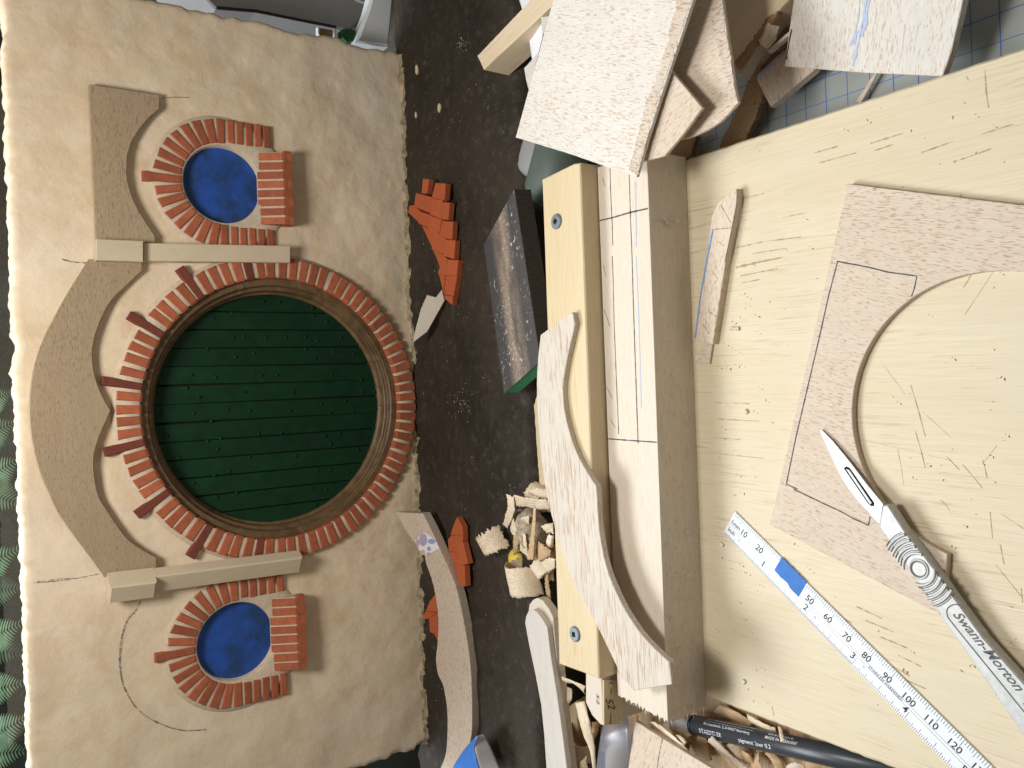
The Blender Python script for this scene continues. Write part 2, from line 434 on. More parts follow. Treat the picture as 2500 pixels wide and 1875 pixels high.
for i in range(-18, 17):
    y = 200.5+i*10; big = (i % 5 == 0)
    if 24 < y < 366:
        wd = .9 if big else .35
        flatbox('grid_line', -172, 317, y-wd/2, y+wd/2, ZM-.05, ZM+(.085 if big else .075), 'grid_blue', parent=mat_o)

# ------------------------------------------------------------------ the model facade
DC = (-10.0, 110.0)                         # door centre (x, z)
WC = [(132.0, 141.0), (-155.0, 143.0)]      # window centres
fa = empty('model_house_facade', (0, YF, 10), 'plastered model house front with round green door, blue windows and dark earth base', 'model')
def wdisp(x, z):
    p = Vector((x, 0, z))
    k2 = .55+.6*max(0, min(1, (z*-.006+x*.002+1.1)))
    h = 2.0*noise.noise(p/52) + .9*noise.noise(p/27+Vector((4, 1, 8))) + (.75*noise.noise(p/19+Vector((9, 2, 5))) + .32*noise.noise(p/9+Vector((3, 7, 1)))+.16*noise.noise(p/3.6))*k2
    k = 1.0
    for c, r0, r1 in ((DC, 96, 112), (WC[0], 40, 58), (WC[1], 40, 58)):
        dd = math.hypot(x-c[0], z-c[1]); k = min(k, max(0.0, min(1.0, (dd-r0)/(r1-r0)))*.9+.1)
    return h*k - .9
def wl(z): return -258+2.5*noise.noise(Vector((0, 3, z/14)))+1.2*noise.noise(Vector((0, 8, z/5)))+(3 if z < 20 else 0)
def wr(z): return 240.5+3.5*noise.noise(Vector((5, 0, z/26)))+1.3*noise.noise(Vector((5, 0, z/7)))
def wt(x): return 257+1.8*noise.noise(Vector((x/22, 1, 0)))+1.5*noise.noise(Vector((x/7, 4, 0)))+.8*noise.noise(Vector((x/3, 6, 0)))
NX, NZ = 310, 164
v = []; f = []
for j in range(NZ+1):
    for i in range(NX+1):
        u, wv = i/NX, j/NZ
        z = 2+wv*255; x = wl(z)+u*(wr(z)-wl(z)); z = 2+wv*(wt(x)-2)
        e = min(u*460, (1-u)*460, (1-wv)*255)          # distance to the rim in mm
        d = wdisp(x, z) - (2.2*(1-min(1, e/3.5))**2)
        v.append(Vector((x, YF-d, z)))
idx = lambda i, j: j*(NX+1)+i
for j in range(NZ):
    for i in range(NX):
        c = (v[idx(i, j)]+v[idx(i+1, j+1)])*.5
        if math.hypot(c.x-DC[0], c.z-DC[1]) < 91: continue
        if any(math.hypot(c.x-q[0], c.z-q[1]) < 28.5 for q in WC): continue
        f.append([idx(i, j), idx(i+1, j), idx(i+1, j+1), idx(i, j+1)])
rim = [(i, 0) for i in range(NX)]+[(NX, j) for j in range(NZ)]+[(i, NZ) for i in range(NX, 0, -1)]+[(0, j) for j in range(NZ, 0, -1)]
b0 = len(v)
for i, j in rim:
    q = v[idx(i, j)]; v.append(Vector((q.x, YF+24, q.z+1.0*noise.noise(q/6))))
for k in range(len(rim)):
    k2 = (k+1) % len(rim)
    f.append([idx(*rim[k]), b0+k, b0+k2, idx(*rim[k2])])
f.append([b0+k for k in range(len(rim))])
wall = mesh('wall', v, f, 'plaster', fa, frame((0, YF, 0)), smooth=True)

# earth base: a height field, torn at the rim
def ez(x, y):
    p = Vector((x, y, 0))
    h = 10.5+2.2*noise.noise(p/60)+1.3*noise.noise(p/19)+.8*noise.noise(p/7)+.3*noise.noise(p/3)
    h += 2.4*max(0, 1-abs(YF-y)/16)*(.6+.8*noise.noise(Vector((x/15, 3, 0))))
    return h
NX, NY = 264, 74
v = []; f = []
x0, x1 = -330, 330
for j in range(NY+1):
    for i in range(NX+1):
        u, wv = i/NX, j/NY; x = x0+(x1-x0)*u
        yf = 389+3*noise.noise(Vector((x/25, 0, 2)))+1.2*noise.noise(Vector((x/8, 0, 5)))
        yb = 549+6*noise.noise(Vector((x/12, 9, 2)))+2.5*noise.noise(Vector((x/4, 9, 2))) if x > 236 or x < -254 else 545
        y = yf+(yb-yf)*wv
        e = min(y-yf, (yb-y) if (x > 236 or x < -254) else 99)
        z = ez(x, y)-7*max(0, 1-e/7)**2
        v.append(Vector((x, y, z)))
for j in range(NY):
    for i in range(NX):
        c = (v[idx(i, j)]+v[idx(i+1, j+1)])*.5
        f.append([idx(i, j), idx(i+1, j), idx(i+1, j+1), idx(i, j+1)])
rim = [(i, 0) for i in range(NX)]+[(NX, j) for j in range(NY)]+[(i, NY) for i in range(NX, 0, -1)]+[(0, j) for j in range(NY, 0, -1)]
b0 = len(v)
for i, j in rim:
    q = v[idx(i, j)]; v.append(Vector((q.x, q.y, -20.5)))
for k in range(len(rim)):
    k2 = (k+1) % len(rim); f.append([idx(*rim[k]), b0+k, b0+k2, idx(*rim[k2])])
earth = mesh('earth_base', v, f, 'earth', fa, frame((0, 450, 0)), smooth=True)

# crumbly plaster seam where wall meets earth
v = []; f = []
K = 350
for i in range(K+1):
    x = -256+i*(495/K)
    for j, (dy, dz) in enumerate(((-.6, 7), (-.6, 2.6), (1.9, .9), (4.4, -.6), (8, -3))):
        nn = noise.noise(Vector((x/5, j*3, 0))); nm = noise.noise(Vector((x/12, j, 4)))
        y = YF-wdisp(x, 14)-dy-(1.6*nn if j in (2, 3) else 0)-2.5*(nm if j == 3 else 0)
        v.append(Vector((x, y, ez(x, y)+dz*(1+.5*nm)+.9*nn - (2.5 if nm < -.12 and j < 3 else 0))))
for i in range(K):
    if abs(v[i*5].x-DC[0]) < 26: continue
    for j in range(4): f.append([i*5+j, (i+1)*5+j, (i+1)*5+j+1, i*5+j+1])
mesh('broken_plaster_seam', v, f, 'seam', fa, smooth=True)

# door: frame of four pieces, planks, studs
prof = [(84.5, -9), (84.5, -1.2), (83.8, -.8), (80.2, -.8), (79.6, -1.4), (79.2, -4.2), (78.6, -4.6), (77.4, -4.6), (76.8, -5.2), (76.2, -9.5), (75.4, -10), (74.8, -10.6), (74.8, -14.5), (84.5, -14.5)]
fr = empty('door_frame', (DC[0], YF+8, DC[1]), None, None); fr.parent = fa; fr.matrix_parent_inverse = WM[fa.name].inverted()
cuts = [0.012, 1.32, 2.75, 3.14+.03, 4.55, 5.55, 2*math.pi+.012]
for a0, a1 in zip(cuts[:-1], cuts[1:]):
    vv_, ff = lathe_ring(prof, DC, a0+.0015, a1-.0015, 36); mesh('frame_segment', vv_, ff, 'frame_wood', fr, smooth=False)
door = empty('door', (DC[0], YF+14, DC[1]), None, None); door.parent = fa; door.matrix_parent_inverse = WM[fa.name].inverted()
RD = 76.5; pw = 11.65
kx = -76.5
edges = []
while kx < 76.5: edges.append((kx, min(76.5, kx+pw))); kx += pw
for a, b2 in edges:
    a += .28; b2 -= .28
    n_ = 10; pts = []
    for q in range(n_+1):
        x = a+(b2-a)*q/n_; pts.append((x, math.sqrt(max(.5, RD*RD-x*x))))
    for q in range(n_, -1, -1):
        x = a+(b2-a)*q/n_; pts.append((x, -math.sqrt(max(.5, RD*RD-x*x))))
    dd = -12.6+random.uniform(-.25, .25); tw = random.uniform(-.006, .006)
    top = [Vector((DC[0]+x+z*tw, YF-dd, DC[1]+z)) for x, z in pts]
    prism('plank', top, (0, -1, 0), 2.2, 'door_green', door, (0, 0, 1), ch=.35)
bk = [Vector((DC[0]+78*math.sin(i/40*2*math.pi), YF+14.6, DC[1]+78*math.cos(i/40*2*math.pi))) for i in range(40)]
prism('door_backing', bk, (0, -1, 0), 3, 'hole_black', door)
riv = cr(0, 625, [(1505,370),(1380,400),(1580,520),(1510,535),(1345,600),(1525,655),(1645,630),(1060,770),(1240,770),(1395,785),(1035,895),(1210,855),(1290,915),(1585,880),(1050,1020),(1255,1020),(1475,1000),(1620,1000),(1370,1070),(1080,1165),(1430,1180),(1345,1200),(1410,1252),(1155,1310),(1615,1305),(1485,1398),(1390,1420),(1255,1470),(1535,1535),(1405,1560)])
riv += cr(625, 625, [(45,295),(152,297),(368,337),(375,385),(458,425),(65,533),(193,528),(320,520),(397,550),(548,525),(322,603),(508,623),(633,633),(383,660),(33,773),(135,773),(492,775),(727,778),(683,803),(240,880),(692,880),(770,880),(578,938),(424,958),(780,990),(630,1005),(222,1000),(480,1020),(763,1115),(18,1155),(163,1148),(448,1165),(541,1152),(485,1217),(663,1258),(260,1293),(397,1385),(480,1387),(602,1400),(367,1505),(456,1515),(388,1610)])
dome_v = []; dome_f = []
for j in range(4):
    ph = j/4*math.pi/2
    for i in range(10):
        a = i/10*2*math.pi; dome_v.append(Vector((1.2*math.cos(ph)*math.cos(a), -.55*math.sin(ph), 1.2*math.cos(ph)*math.sin(a))))
dome_v.append(Vector((0, -.55, 0)))
for j in range(3):
    for i in range(10): dome_f.append([j*10+i, j*10+(i+1) % 10, j*10+10+(i+1) % 10, j*10+10+i])
for i in range(10): dome_f.append([30+i, 30+(i+1) % 10, 40])
rv_me = None
for px in riv:
    p = F(px[0], px[1], -12.2)
    if rv_me is None:
        o = mesh('stud', [q+p for q in dome_v], dome_f, 'door_green', door, frame(p), smooth=True); rv_me = o.data
    else:
        link(bpy.data.objects.new('stud', rv_me), frame(p), door)

# bricks round the door
vv_, ff = lathe_ring([(84.6, -9), (84.6, 2.0), (85.4, 2.75), (96.5, 2.5), (98.6, .5), (100.5, -1.2)], DC, 0, 2*math.pi, 120)
mesh('mortar_ring', vv_, ff, 'mortar', fa, frame((DC[0], YF, DC[1])), smooth=True)
def radial_brick(c, a, r0, r1, w0, w1, d0, d1, mat, jit=.35):
    J = lambda: random.uniform(-jit, jit)
    a += random.uniform(-.006, .006)
    s = Vector((math.sin(a), 0, math.cos(a))); tt = Vector((math.cos(a), 0, -math.sin(a)))
    O = Vector((c[0], YF-d0, c[1]))
    q = [O+s*(r0)+tt*(-w0/2+J()*.5), O+s*(r0)+tt*(w0/2+J()*.5), O+s*(r1+J())+tt*(w1/2+J()*.6), O+s*(r1+J())+tt*(-w1/2+J()*.6)]
    v, f = quadprism(q, (0, -1, 0), d1-d0+J()*.5, .75)
    if d1-d0 > 6:                          # round the inner edge of the deep bricks
        for k in (8, 9): v[k] = v[k]+s*.9
    mesh('brick', v, f, mat, fa, frame(O+s*(r0+r1)/2, tt))
for k in range(80):
    a = math.radians(2.25+4.5*k); deg = (2.25+4.5*k) % 360; sd = min(deg, 360-deg)
    if 172 < sd: pass
    dark = any(abs(sd-q) < 1 for q in (11.25, 33.75, 56.25)); mid = abs(sd-78.75) < 1
    if sd > 150 and random.random() < .0: continue
    radial_brick(DC, a, 84.0, 106.5 if dark else 97.8, 4.7 if dark else 5.2, 5.4 if dark else 5.6, -8.5, 3.3, 'brick_dark' if dark or mid else 'brick')

# round windows
for wi, c in enumerate(WC):
    # reveal: flat plaster ring round the opening and its inside
    vv_, ff = lathe_ring([(23.6, -9), (24.2, .2), (25, 1.0), (39.6, 1.1), (42, .2), (44, -1.5)], c, 0, 2*math.pi, 64)
    mesh('window_reveal', vv_, ff, 'mortar', fa, frame((c[0], YF, c[1])), smooth=True)
    pn = [Vector((c[0]+25.5*math.sin(i/40*2*math.pi), YF+4.2, c[1]+25.5*math.cos(i/40*2*math.pi))) for i in range(40)]
    prism('window_pane', pn, (0, -1, 0), 1.2, 'pane_blue', fa)
    for k in range(-8, 9):
        a = math.radians(11.1*k)
        key = (k == 0)
        radial_brick(c, a, 25.6, 48 if key else 41.4-.12*abs(k), 4.2, 5.6 if key else 5.3, -1, 2.0, 'brick', .45)
    for s in (-1, 1):
        for k in range(1, 6):
            zc = c[1]+.5-5.75*k; O = Vector((c[0], YF+1, zc)); J = lambda: random.uniform(-.4, .4)
            q = [O+Vector((s*(26.5+J()), 0, -2.1+J()*.4)), O+Vector((s*(40.5+J()), 0, -2.1+J()*.4)), O+Vector((s*(40.5+J()), 0, 2.1+J()*.4)), O+Vector((s*(26.5+J()), 0, 2.1+J()*.4))]
            v, f = quadprism(q, (0, -1, 0), 3, .7); mesh('brick', v, f, 'brick', fa)
    # sloping brick sill
    zt, zb, D = c[1]-22.5, c[1]-35.5, 8.5
    sv = []
    for x in (-23, 23):
        for d, z in ((-1, zt+1), (0, zt-.3), (D-.4, zb-.2), (D-.4, zb-6), (-1, zb-6)): sv.append(Vector((c[0]+x, YF-d, z)))
    sf = [[0, 1, 2, 3, 4], [9, 8, 7, 6, 5]]+[[i, (i+1) % 5, 5+(i+1) % 5, 5+i] for i in range(5)]
    mesh('sill_mortar', sv, sf, 'mortar', fa)
    for k in range(8):
        xa = c[0]-23.6+k*5.9; xb = xa+4.5; J = lambda: random.uniform(-.3, .3)
        if k == 7: xb += .2
        pr = [(-.6, zt+.6+J()), (.4, zt+.9+J()*.5), (D-.2, zb+.9), (D+.35, zb+.2), (D+.45, zb-6+J()), (-.6, zb-6.3)]
        bv = [Vector((x, YF-d, z)) for x in (xa+J()*.4, xb+J()*.4) for d, z in pr]; L = len(pr)
        bf = [list(range(L)), list(range(2*L-1, L-1, -1))]+[[i, (i+1) % L, L+(i+1) % L, L+i] for i in range(L)]
        mesh('sill_brick', bv, bf, 'brick', fa)
# front lip that ties the sill bricks together
for c in WC:
    zb = c[1]-35.5
    boxm('sill_front', (c[0], YF-6.9, zb-3.3), 47.6, 4.0, 5.4, 'brick', fa, ch=.8)

# wooden boards and posts stuck on the facade
fn = (0, -1, 0)
L1 = cr(0, 0, [(578,545),(1032,615),(1032,705),(960,765),(900,840),(850,920),(825,1010),(820,1120),(835,1210),(860,1290),(900,1370),(950,1450),(1005,1530),(1005,1575),(622,1560)])
board('lintel_board', L1, fac(4.0), 4.0, 'balsa_grey', grain=((230, 210), (240, 580)), parent=fa, n=fn, rough=.1)['label'] = 'square ended grey wood board with arched notch above the blue window'
o_ = cr(0, 625, [(575,20),(500,140),(420,270),(320,460),(260,590),(215,750),(193,930),(195,1080),(215,1230),(260,1400),(320,1540),(375,1659)]) + cr(0, 1250, [(470,140),(590,300),(680,425)])
i_ = cr(0, 1250, [(1015,370),(1012,295),(930,250),(830,180),(760,90),(700,0)]) + cr(0, 625, [(640,1560),(612,1430),(607,1300),(640,1180),(690,1060)])
cusp = cr(0, 625, [(716,1000)])
i2 = cr(0, 625, [(690,960),(642,860),(610,760),(597,640),(610,540),(650,420),(720,290),(830,180),(920,95),(920,30)])
sp = lambda pp: [(q.x, q.y) for q in spline([(a, b_, 0) for a, b_ in pp], 3)]
L2 = sp(o_) + [i_[0]] + sp(i_[1:]) + cusp + sp(i2[:-1]) + [i2[-1]]
board('lintel_board', L2, fac(4.0), 4.0, 'balsa_grey', grain=((120, 800), (125, 1150)), parent=fa, n=fn, rough=.08)['label'] = 'bow topped grey wood board with double arch above the round door'
# post beside the window: cap and thinner shaft
def facebox(name, poly, d0, d1, mat, parent, grain=(0, 0, 1)):
    top = [F(x, y, d1) for x, y in poly]
    return prism(name, top, fn, d1-d0, mat, parent, grain, ch=.35, rough=.06)
po = empty('wooden_post', F(470, 612), None, None); po.parent = fa; po.matrix_parent_inverse = WM[fa.name].inverted()
facebox('cap', [(235, 583), (350, 588), (350, 639), (235, 635)], .8, 10.5, 'post_wood', po)
facebox('shaft', [(351, 593), (709, 600), (709, 641), (351, 637)], .8, 7.0, 'post_wood', po)
po2 = empty('wooden_post', F(470, 1400), None, None); po2.parent = fa; po2.matrix_parent_inverse = WM[fa.name].inverted()
def turned(name, pa, pb, wid, dep, rot, parent, dmid):
    A, B = F(*pa, dmid), F(*pb, dmid); ax = (A-B).normalized()
    fw = Vector((math.sin(rot), -math.cos(rot), 0)); fw = (fw-ax*fw.dot(ax)).normalized(); sd = ax.cross(fw)
    top = [A+sd*wid/2+fw*dep/2, A-sd*wid/2+fw*dep/2, B-sd*wid/2+fw*dep/2, B+sd*wid/2+fw*dep/2]
    return prism(name, top, fw, dep, 'post_wood', parent, ax, ch=.9, rough=.05)
turned('cap', (263, 1437), (376, 1423), 12.5, 12.5, -.55, po2, 7.5)
turned('shaft', (374, 1418), (731, 1371), 12.2, 8.0, -.48, po2, 6.2)

# pencil marks on the plaster
def wallstroke(px, wd, mat):
    pts = [F(x, y, 0) for x, y in spline([(a, b_, 0) for a, b_ in px], 5) for x, y in ((x, y),)] if False else []
    for q in spline([(a, b_, 0) for a, b_ in px], 5):
        p = F(q.x, q.y, 0); d = wdisp(p.x, p.z); p = F(q.x, q.y, d+.35); pts.append(p)
    stroke('pencil_line', pts, fn, wd, mat, fa, .05, .6)
wallstroke(cr(0, 1250, [(910,580),(870,650),(830,690),(800,760),(780,850),(772,950),(780,1040),(800,1130),(840,1210),(890,1275),(950,1325),(1040,1375),(1180,1415),(1335,1410)]), .45, 'pencil_soft')
wallstroke(cr(0, 1250, [(860,655),(812,740),(790,840),(778,960)]), .35, 'pencil_soft')
wallstroke(cr(0, 1250, [(776,940),(790,1090),(838,1200),(880,1270)]), .4, 'pencil_soft')
wallstroke(cr(0, 1250, [(1000,1350),(1100,1395),(1220,1420)]), .3, 'pencil_soft')
wallstroke(cr(0, 1250, [(240,452),(400,432),(500,432)]), .4, 'pencil_soft')
wallstroke(cr(0, 1250, [(215,460),(380,445),(520,425),(640,400)]), .45, 'pencil_soft')
wallstroke(cr(0, 0, [(1045,640),(1120,630),(1230,632)]), .4, 'pencil_soft')
wallstroke(cr(0, 625, [(400,20),(470,38),(560,45)]), .6, 'pencil_soft')

# ------------------------------------------------------------------ bench hook: base board, rail, screws
bh = empty('bench_hook', (-24, 250, ZM), 'pale plywood bench hook with a screwed pine rail at its back', 'bench hook')
pts = [Vector((102.2, 60, 0)), Vector((102.2, 338, 0)), Vector((-149.8, 338, 0)), Vector((-149.8, 60, 0))]
prism('base_board', pts, (0, 0, 1), 12, 'plywood', bh, (.02, 1, 0), ch=.9, rough=.35, step=3)
flatbox('front_cleat', -149, 101.5, 60, 88, ZM+.05, -12.05, 'pine', parent=bh)
rt = [Vector((103.8, 337, 35.2)), Vector((105.6, 311, 35.2)), Vector((104.8, 306.2, 35.2)), Vector((-142.8, 306.2, 35.2)), Vector((-143.8, 337.6, 35.2))]
rail = prism('rail', rt, (0, 0, 1), 35.1, 'pine', bh, (1, .004, 0), ch=.6, rough=.12, step=4)
def screw(px, rot):
    c = P(*px, 35.4); k = 28
    ring = lambda r, z, n=k, a0=0: [c+Vector((r*math.cos(a0+i/n*2*math.pi), r*math.sin(a0+i/n*2*math.pi), z)) for i in range(n)]
    v = ring(3.9, 0)+ring(3.8, .55)+ring(3.3, .95)+ring(1.9, 1.0); f = []
    for j in range(3):
        for i in range(k): f.append([j*k+i, j*k+(i+1) % k, (j+1)*k+(i+1) % k, (j+1)*k+i])
    f.append([3*k+i for i in range(k)])
    s = mesh('screw', v, f, 'zinc', bh)
    q = ring(1.75, 1.04, 4, rot); mesh('square_socket', q+[p+Vector((0, 0, .05)) for p in q], [[4, 5, 6, 7], [0, 1, 5, 4], [1, 2, 6, 5], [2, 3, 7, 6], [3, 0, 4, 7]], 'hole_black', s)
screw((1359, 541), 0.05); screw((1404, 1548), math.pi/4+.05)

# ------------------------------------------------------------------ thick balsa block with pencil layout lines
blk = empty('balsa_block', (-20, 288, 0), 'thick balsa block with pencil lines lying against the pine rail', 'wood block')
e2 = [Vector((-155.3+noise.noise(Vector((y/1.1, 7, 0)))*2.4+(y-271)*.075, y, 25)) for y in [271.3+i*.6 for i in range(57)]]
top = [Vector((103.2, 271.3, 25)), Vector((103.6, 305.6, 25))] + e2[::-1]
prism('block_body', top, (0, 0, 1), 24.9, 'balsa_plain', blk, (1, 0, 0), ch=.25)
# torn fibres on the sawn end
fv = []; ff = []
for i in range(330):
    y = random.uniform(270.5, 305); z = random.uniform(2, 24.6); a = Vector((-155+(y-271)*.075, y, z)); l = random.uniform(.8, 4.2)
    d = Vector((-1, random.uniform(-.4, .4), random.uniform(-.3, .3))).normalized()*l; s = Vector((0, random.uniform(.2, .5), random.uniform(-.3, .3)))
    k = len(fv); fv += [a+Vector((1, 0, 0))-s, a+Vector((1, 0, 0))+s, a+d, a+Vector((1, 0, 0))+Vector((0, 0, .3))]; ff += [[k, k+1, k+2], [k+1, k+3, k+2], [k+3, k, k+2]]
mesh('torn_fibres', fv, ff, 'balsa_plain', blk)['kind'] = 'stuff'
# fuzz on the front face
fv = []; ff = []
for i in range(600):
    x = -153+253*random.random()**1.35; z = random.uniform(1, 24); a = Vector((x, 271.25, z)); l = random.uniform(1.0, 3.0); an = random.gauss(.5, .6)
    d = Vector((math.cos(an)*l, -random.uniform(.1, .35), math.sin(an)*l)); s = Vector((-math.sin(an)*.16, -.02, math.cos(an)*.16)); k = len(fv)
    fv += [a-s, a+s, a+d+Vector((0, -.05, 0))]; ff += [[k, k+1, k+2]]
mesh('raised_fuzz', fv, ff, 'balsa_plain', blk)['kind'] = 'stuff'
up = (0, 0, 1)
def pxl(px, z): return [P(x, y, z) for x, y in px]
for pp, wd, mt in (
    (cr(1250, 0, [(635,1090),(640,1250),(648,1420),(654,1590)]), .5, 'pencil'), (cr(1250, 625, [(650,0),(656,150),(662,430),(678,830),(692,1155)]), .45, 'pencil'),
    (cr(1250, 0, [(760,1120),(768,1400),(778,1659)]), .5, 'pencil'), (cr(1250, 625, [(778,0),(787,320),(800,700),(810,1000),(818,1215)]), .55, 'pencil'),
    (cr(1250, 0, [(570,1429),(650,1411),(770,1376),(882,1351)]), .75, 'pencil'), (cr(1250, 625, [(614,1184),(720,1192),(940,1207)]), .6, 'pencil'),
    (cr(1250, 0, [(800,1180),(806,1600)]), .8, 'blue_pencil_soft'), (cr(1250, 625, [(805,0),(822,400),(834,800),(838,985)]), .5, 'blue_pencil_soft'),
    (cr(1250, 625, [(592,60),(611,135)]), .3, 'pencil'), (cr(1250, 625, [(598,350),(635,455)]), .3, 'pencil'), (cr(1250, 625, [(615,850),(651,925)]), .3, 'pencil'),
    (cr(1250, 625, [(640,1060),(670,1112)]), .3, 'pencil'), (cr(1250, 0, [(586,1155),(608,1210)]), .3, 'pencil')):
    stroke('pencil_line', pxl(pp, 25), up, wd, mt, blk, .08)

# ------------------------------------------------------------------ arched template lying across rail and block
oa = cr(1250, 625, [(185,510),(165,700),(160,900),(175,1150),(200,1400),(250,1659)])+cr(1250, 1250, [(330,280),(400,460),(530,700),(640,920),(700,1050)])
ia = cr(1250, 1250, [(1020,975),(870,830),(760,680),(680,530),(610,350),(570,150),(555,0)])+cr(1250, 625, [(552,1580)])
ib = cr(1250, 625, [(505,1430),(430,1300),(375,1150),(340,1000),(330,850),(350,700),(380,560)])
px = cr(1250, 625, [(385,365)])+sp(oa)+cr(1250, 1250, [(785,1158),(1035,1118)])+sp(ia)+cr(1250, 625, [(545,1490)])+sp(ib)+cr(1250, 625, [(408,440),(392,368)])
board('arch_template', px, lev(38.4), 3.0, 'balsa_arch', 'thin wavy balsa arch lying across the pine rail and balsa block', 'wood piece', grain=((1340, 800), (1372, 1250)), rough=.12)

# ------------------------------------------------------------------ small strip with blue edge
st = board('balsa_strip', [(1798,461),(1790,463),(1753,494),(1737,530),(1726,625),(1696,830),(1740,840),(1773,625),(1799,490)], lev(4), 4.0, 'balsa_pink', 'short balsa strip with blue pencilled edge on the plywood beside the block', 'wood strip', grain=((1790, 470), (1720, 830)), rough=.15)
stroke('blue_edge', pxl([(1741,560),(1728,625),(1712,715),(1697,826)], 4), up, .9, 'blue_pencil', st, .1)
stroke('pencil_line', pxl([(1801,475),(1796,520),(1770,640)], 4), up, .5, 'pencil', st, .1)
for a, b_ in (((1760,500),(1785,545)), ((1755,590),(1768,600)), ((1738,660),(1752,680)), ((1730,760),(1752,775)), ((1716,790),(1731,815)), ((1745,560),(1790,556))):
    stroke('pencil_line', pxl([a, b_], 4), up, .35, 'pencil_soft', st, .1)
board('wood_sliver', cr(1250, 625, [(1188,640),(1262,578),(1298,572),(1278,700),(1182,690)]), lev(1.4), 1.2, 'balsa_pink', 'short brown sliver poking out under the blue edged strip', 'wood sliver', grain=((1700, 860), (1740, 860)))

# ------------------------------------------------------------------ balsa board with a half-round cut-out
cx, cy, R = -17.7, 138.7, 49.4
poly = [Vector((71.8, 186.4, 3)), Vector((-63.8, 228.7, 3)), Vector((-86.8, 157, 3)), Vector((-84, 155.2, 3))]
a0 = math.pi-math.asin(14.6/R)
k = 70
for i in range(k+1):
    a = a0+(-.62-a0)*i/k; poly.append(Vector((cx+R*math.cos(a), cy+R*math.sin(a), 3)))
poly += [Vector((46.5, 110, 3))]
cb = prism('cutout_board', poly, (0, 0, 1), 3, 'balsa_pink', None, (-.26, -.97, 0), ch=.25, rough=.07, step=3)
props(cb, 'pinkish balsa board with a large half round cut-out, under the scalpel', 'wood board')
for pp in (cr(1875, 625, [(452,33),(395,250),(330,540),(255,860),(180,1180),(120,1475)]), cr(1875, 625, [(450,35),(640,70),(780,105),(965,130)]), cr(1875, 625, [(965,130),(950,205),(930,262)]),
           cr(1875, 625, [(118,1478),(190,1510)]), cr(1875, 625, [(165,1510),(300,1575),(470,1655)])+cr(1875, 1250, [(560,45),(650,85)]), cr(1875, 1250, [(652,86),(662,30)])):
    stroke('pencil_line', pxl(pp, 3), up, .5, 'pencil', cb, .08)

# ------------------------------------------------------------------ steel rule
RO = Vector((-61.06, 249.22, .75)); RU = Vector((-.5737, -.8178, 0)).normalized(); RV = Vector((-RU.y, RU.x, 0))
def rl(s, t_, z=0): return RO+RU*s+RV*t_+Vector((0, 0, z))
ru = empty('steel_rule', RO, 'narrow steel rule with millimetre and inch scales lying on the plywood', 'ruler')
prism('blade', [rl(-.2, .6), rl(-.2, -12.3), rl(153, -12.3), rl(153, .6)], up, .7, 'steel_rule', ru, RU, ch=.12)
v = []; f = []
def qd(s0, s1, t0, t1):
    k = len(v); v.extend([rl(s0, t0, .04), rl(s1, t0, .04), rl(s1, t1, .04), rl(s0, t1, .04)]); f.append([k, k+1, k+2, k+3])
for i in range(1, 151):
    if 29 < i < 44: continue
    l = 3.6 if i % 10 == 0 else 2.7 if i % 5 == 0 else 1.8; qd(i-.085, i+.085, .5, .5-l)
mesh('millimetre_scale', v, f, 'ink', ru)
v = []; f = []
for i in range(1, 6*64):
    s = i*25.4/64
    fine = s < 76.2
    if not fine and i % 2: continue
    if s > 25.4 and s < 50.8 and False: continue
    l = 4.2 if i % 64 == 0 else 3.2 if i % 32 == 0 else 2.5 if i % 16 == 0 else 1.9 if i % 8 == 0 else 1.2
    qd(s-(.06 if fine else .08), s+(.06 if fine else .08), -12.2, -12.2+l)
mesh('inch_scale', v, f, 'ink', ru)
v = []; f = []
qd(0, 152, -6.05, -5.95); qd(0, 152, -7.3, -7.2)
mesh('centre_lines', v, f, 'ink', ru)
def rtext(s, at_, t_, size, mat='ink', align='CENTER', sp_=1.0, name='number'):
    tv, tf = textmesh(s, size, 0, sp_, align, .035*size/3 if size > 2 else 0)
    return mesh(name, [rl(at_+p[0], t_+p[1], .06) for p in tv], tf, mat, ru)
rtext('1mm', 3.4, -5.2, 2.9, align='CENTER', name='lettering'); rtext('inch', 3.2, -9.3, 2.7, name='lettering'); rtext('32', 8.5, -9.2, 1.2, name='lettering')
for q in (10, 20, 50, 60, 70, 80, 90, 100, 110, 120, 130, 140): rtext(str(q), q-1.2, -5.6, 3.9)
for q in range(1, 6): rtext(str(q), q*25.4-1.6, -9.7, 4.0)
rtext('64', 54.5, -8.9, 1.2, name='lettering'); rtext('16', 80, -8.9, 1.2, name='lettering')
rtext('STAINLESS HARDENED', 89.5, -7.15, 1.5, sp_=1.05, name='lettering')
tp = [rl(29.2, .9, .12), rl(29.6, -6.4, .12), rl(33, -6.9, .12), rl(37, -6.3, .12), rl(41, -7.4, .12), rl(44.4, -7.0, .12), rl(44.0, .9, .12)]
prism('blue_tape_patch', tp, up, .11, 'blue_tape', ru, RU, ch=.03, rough=.25, step=.8)

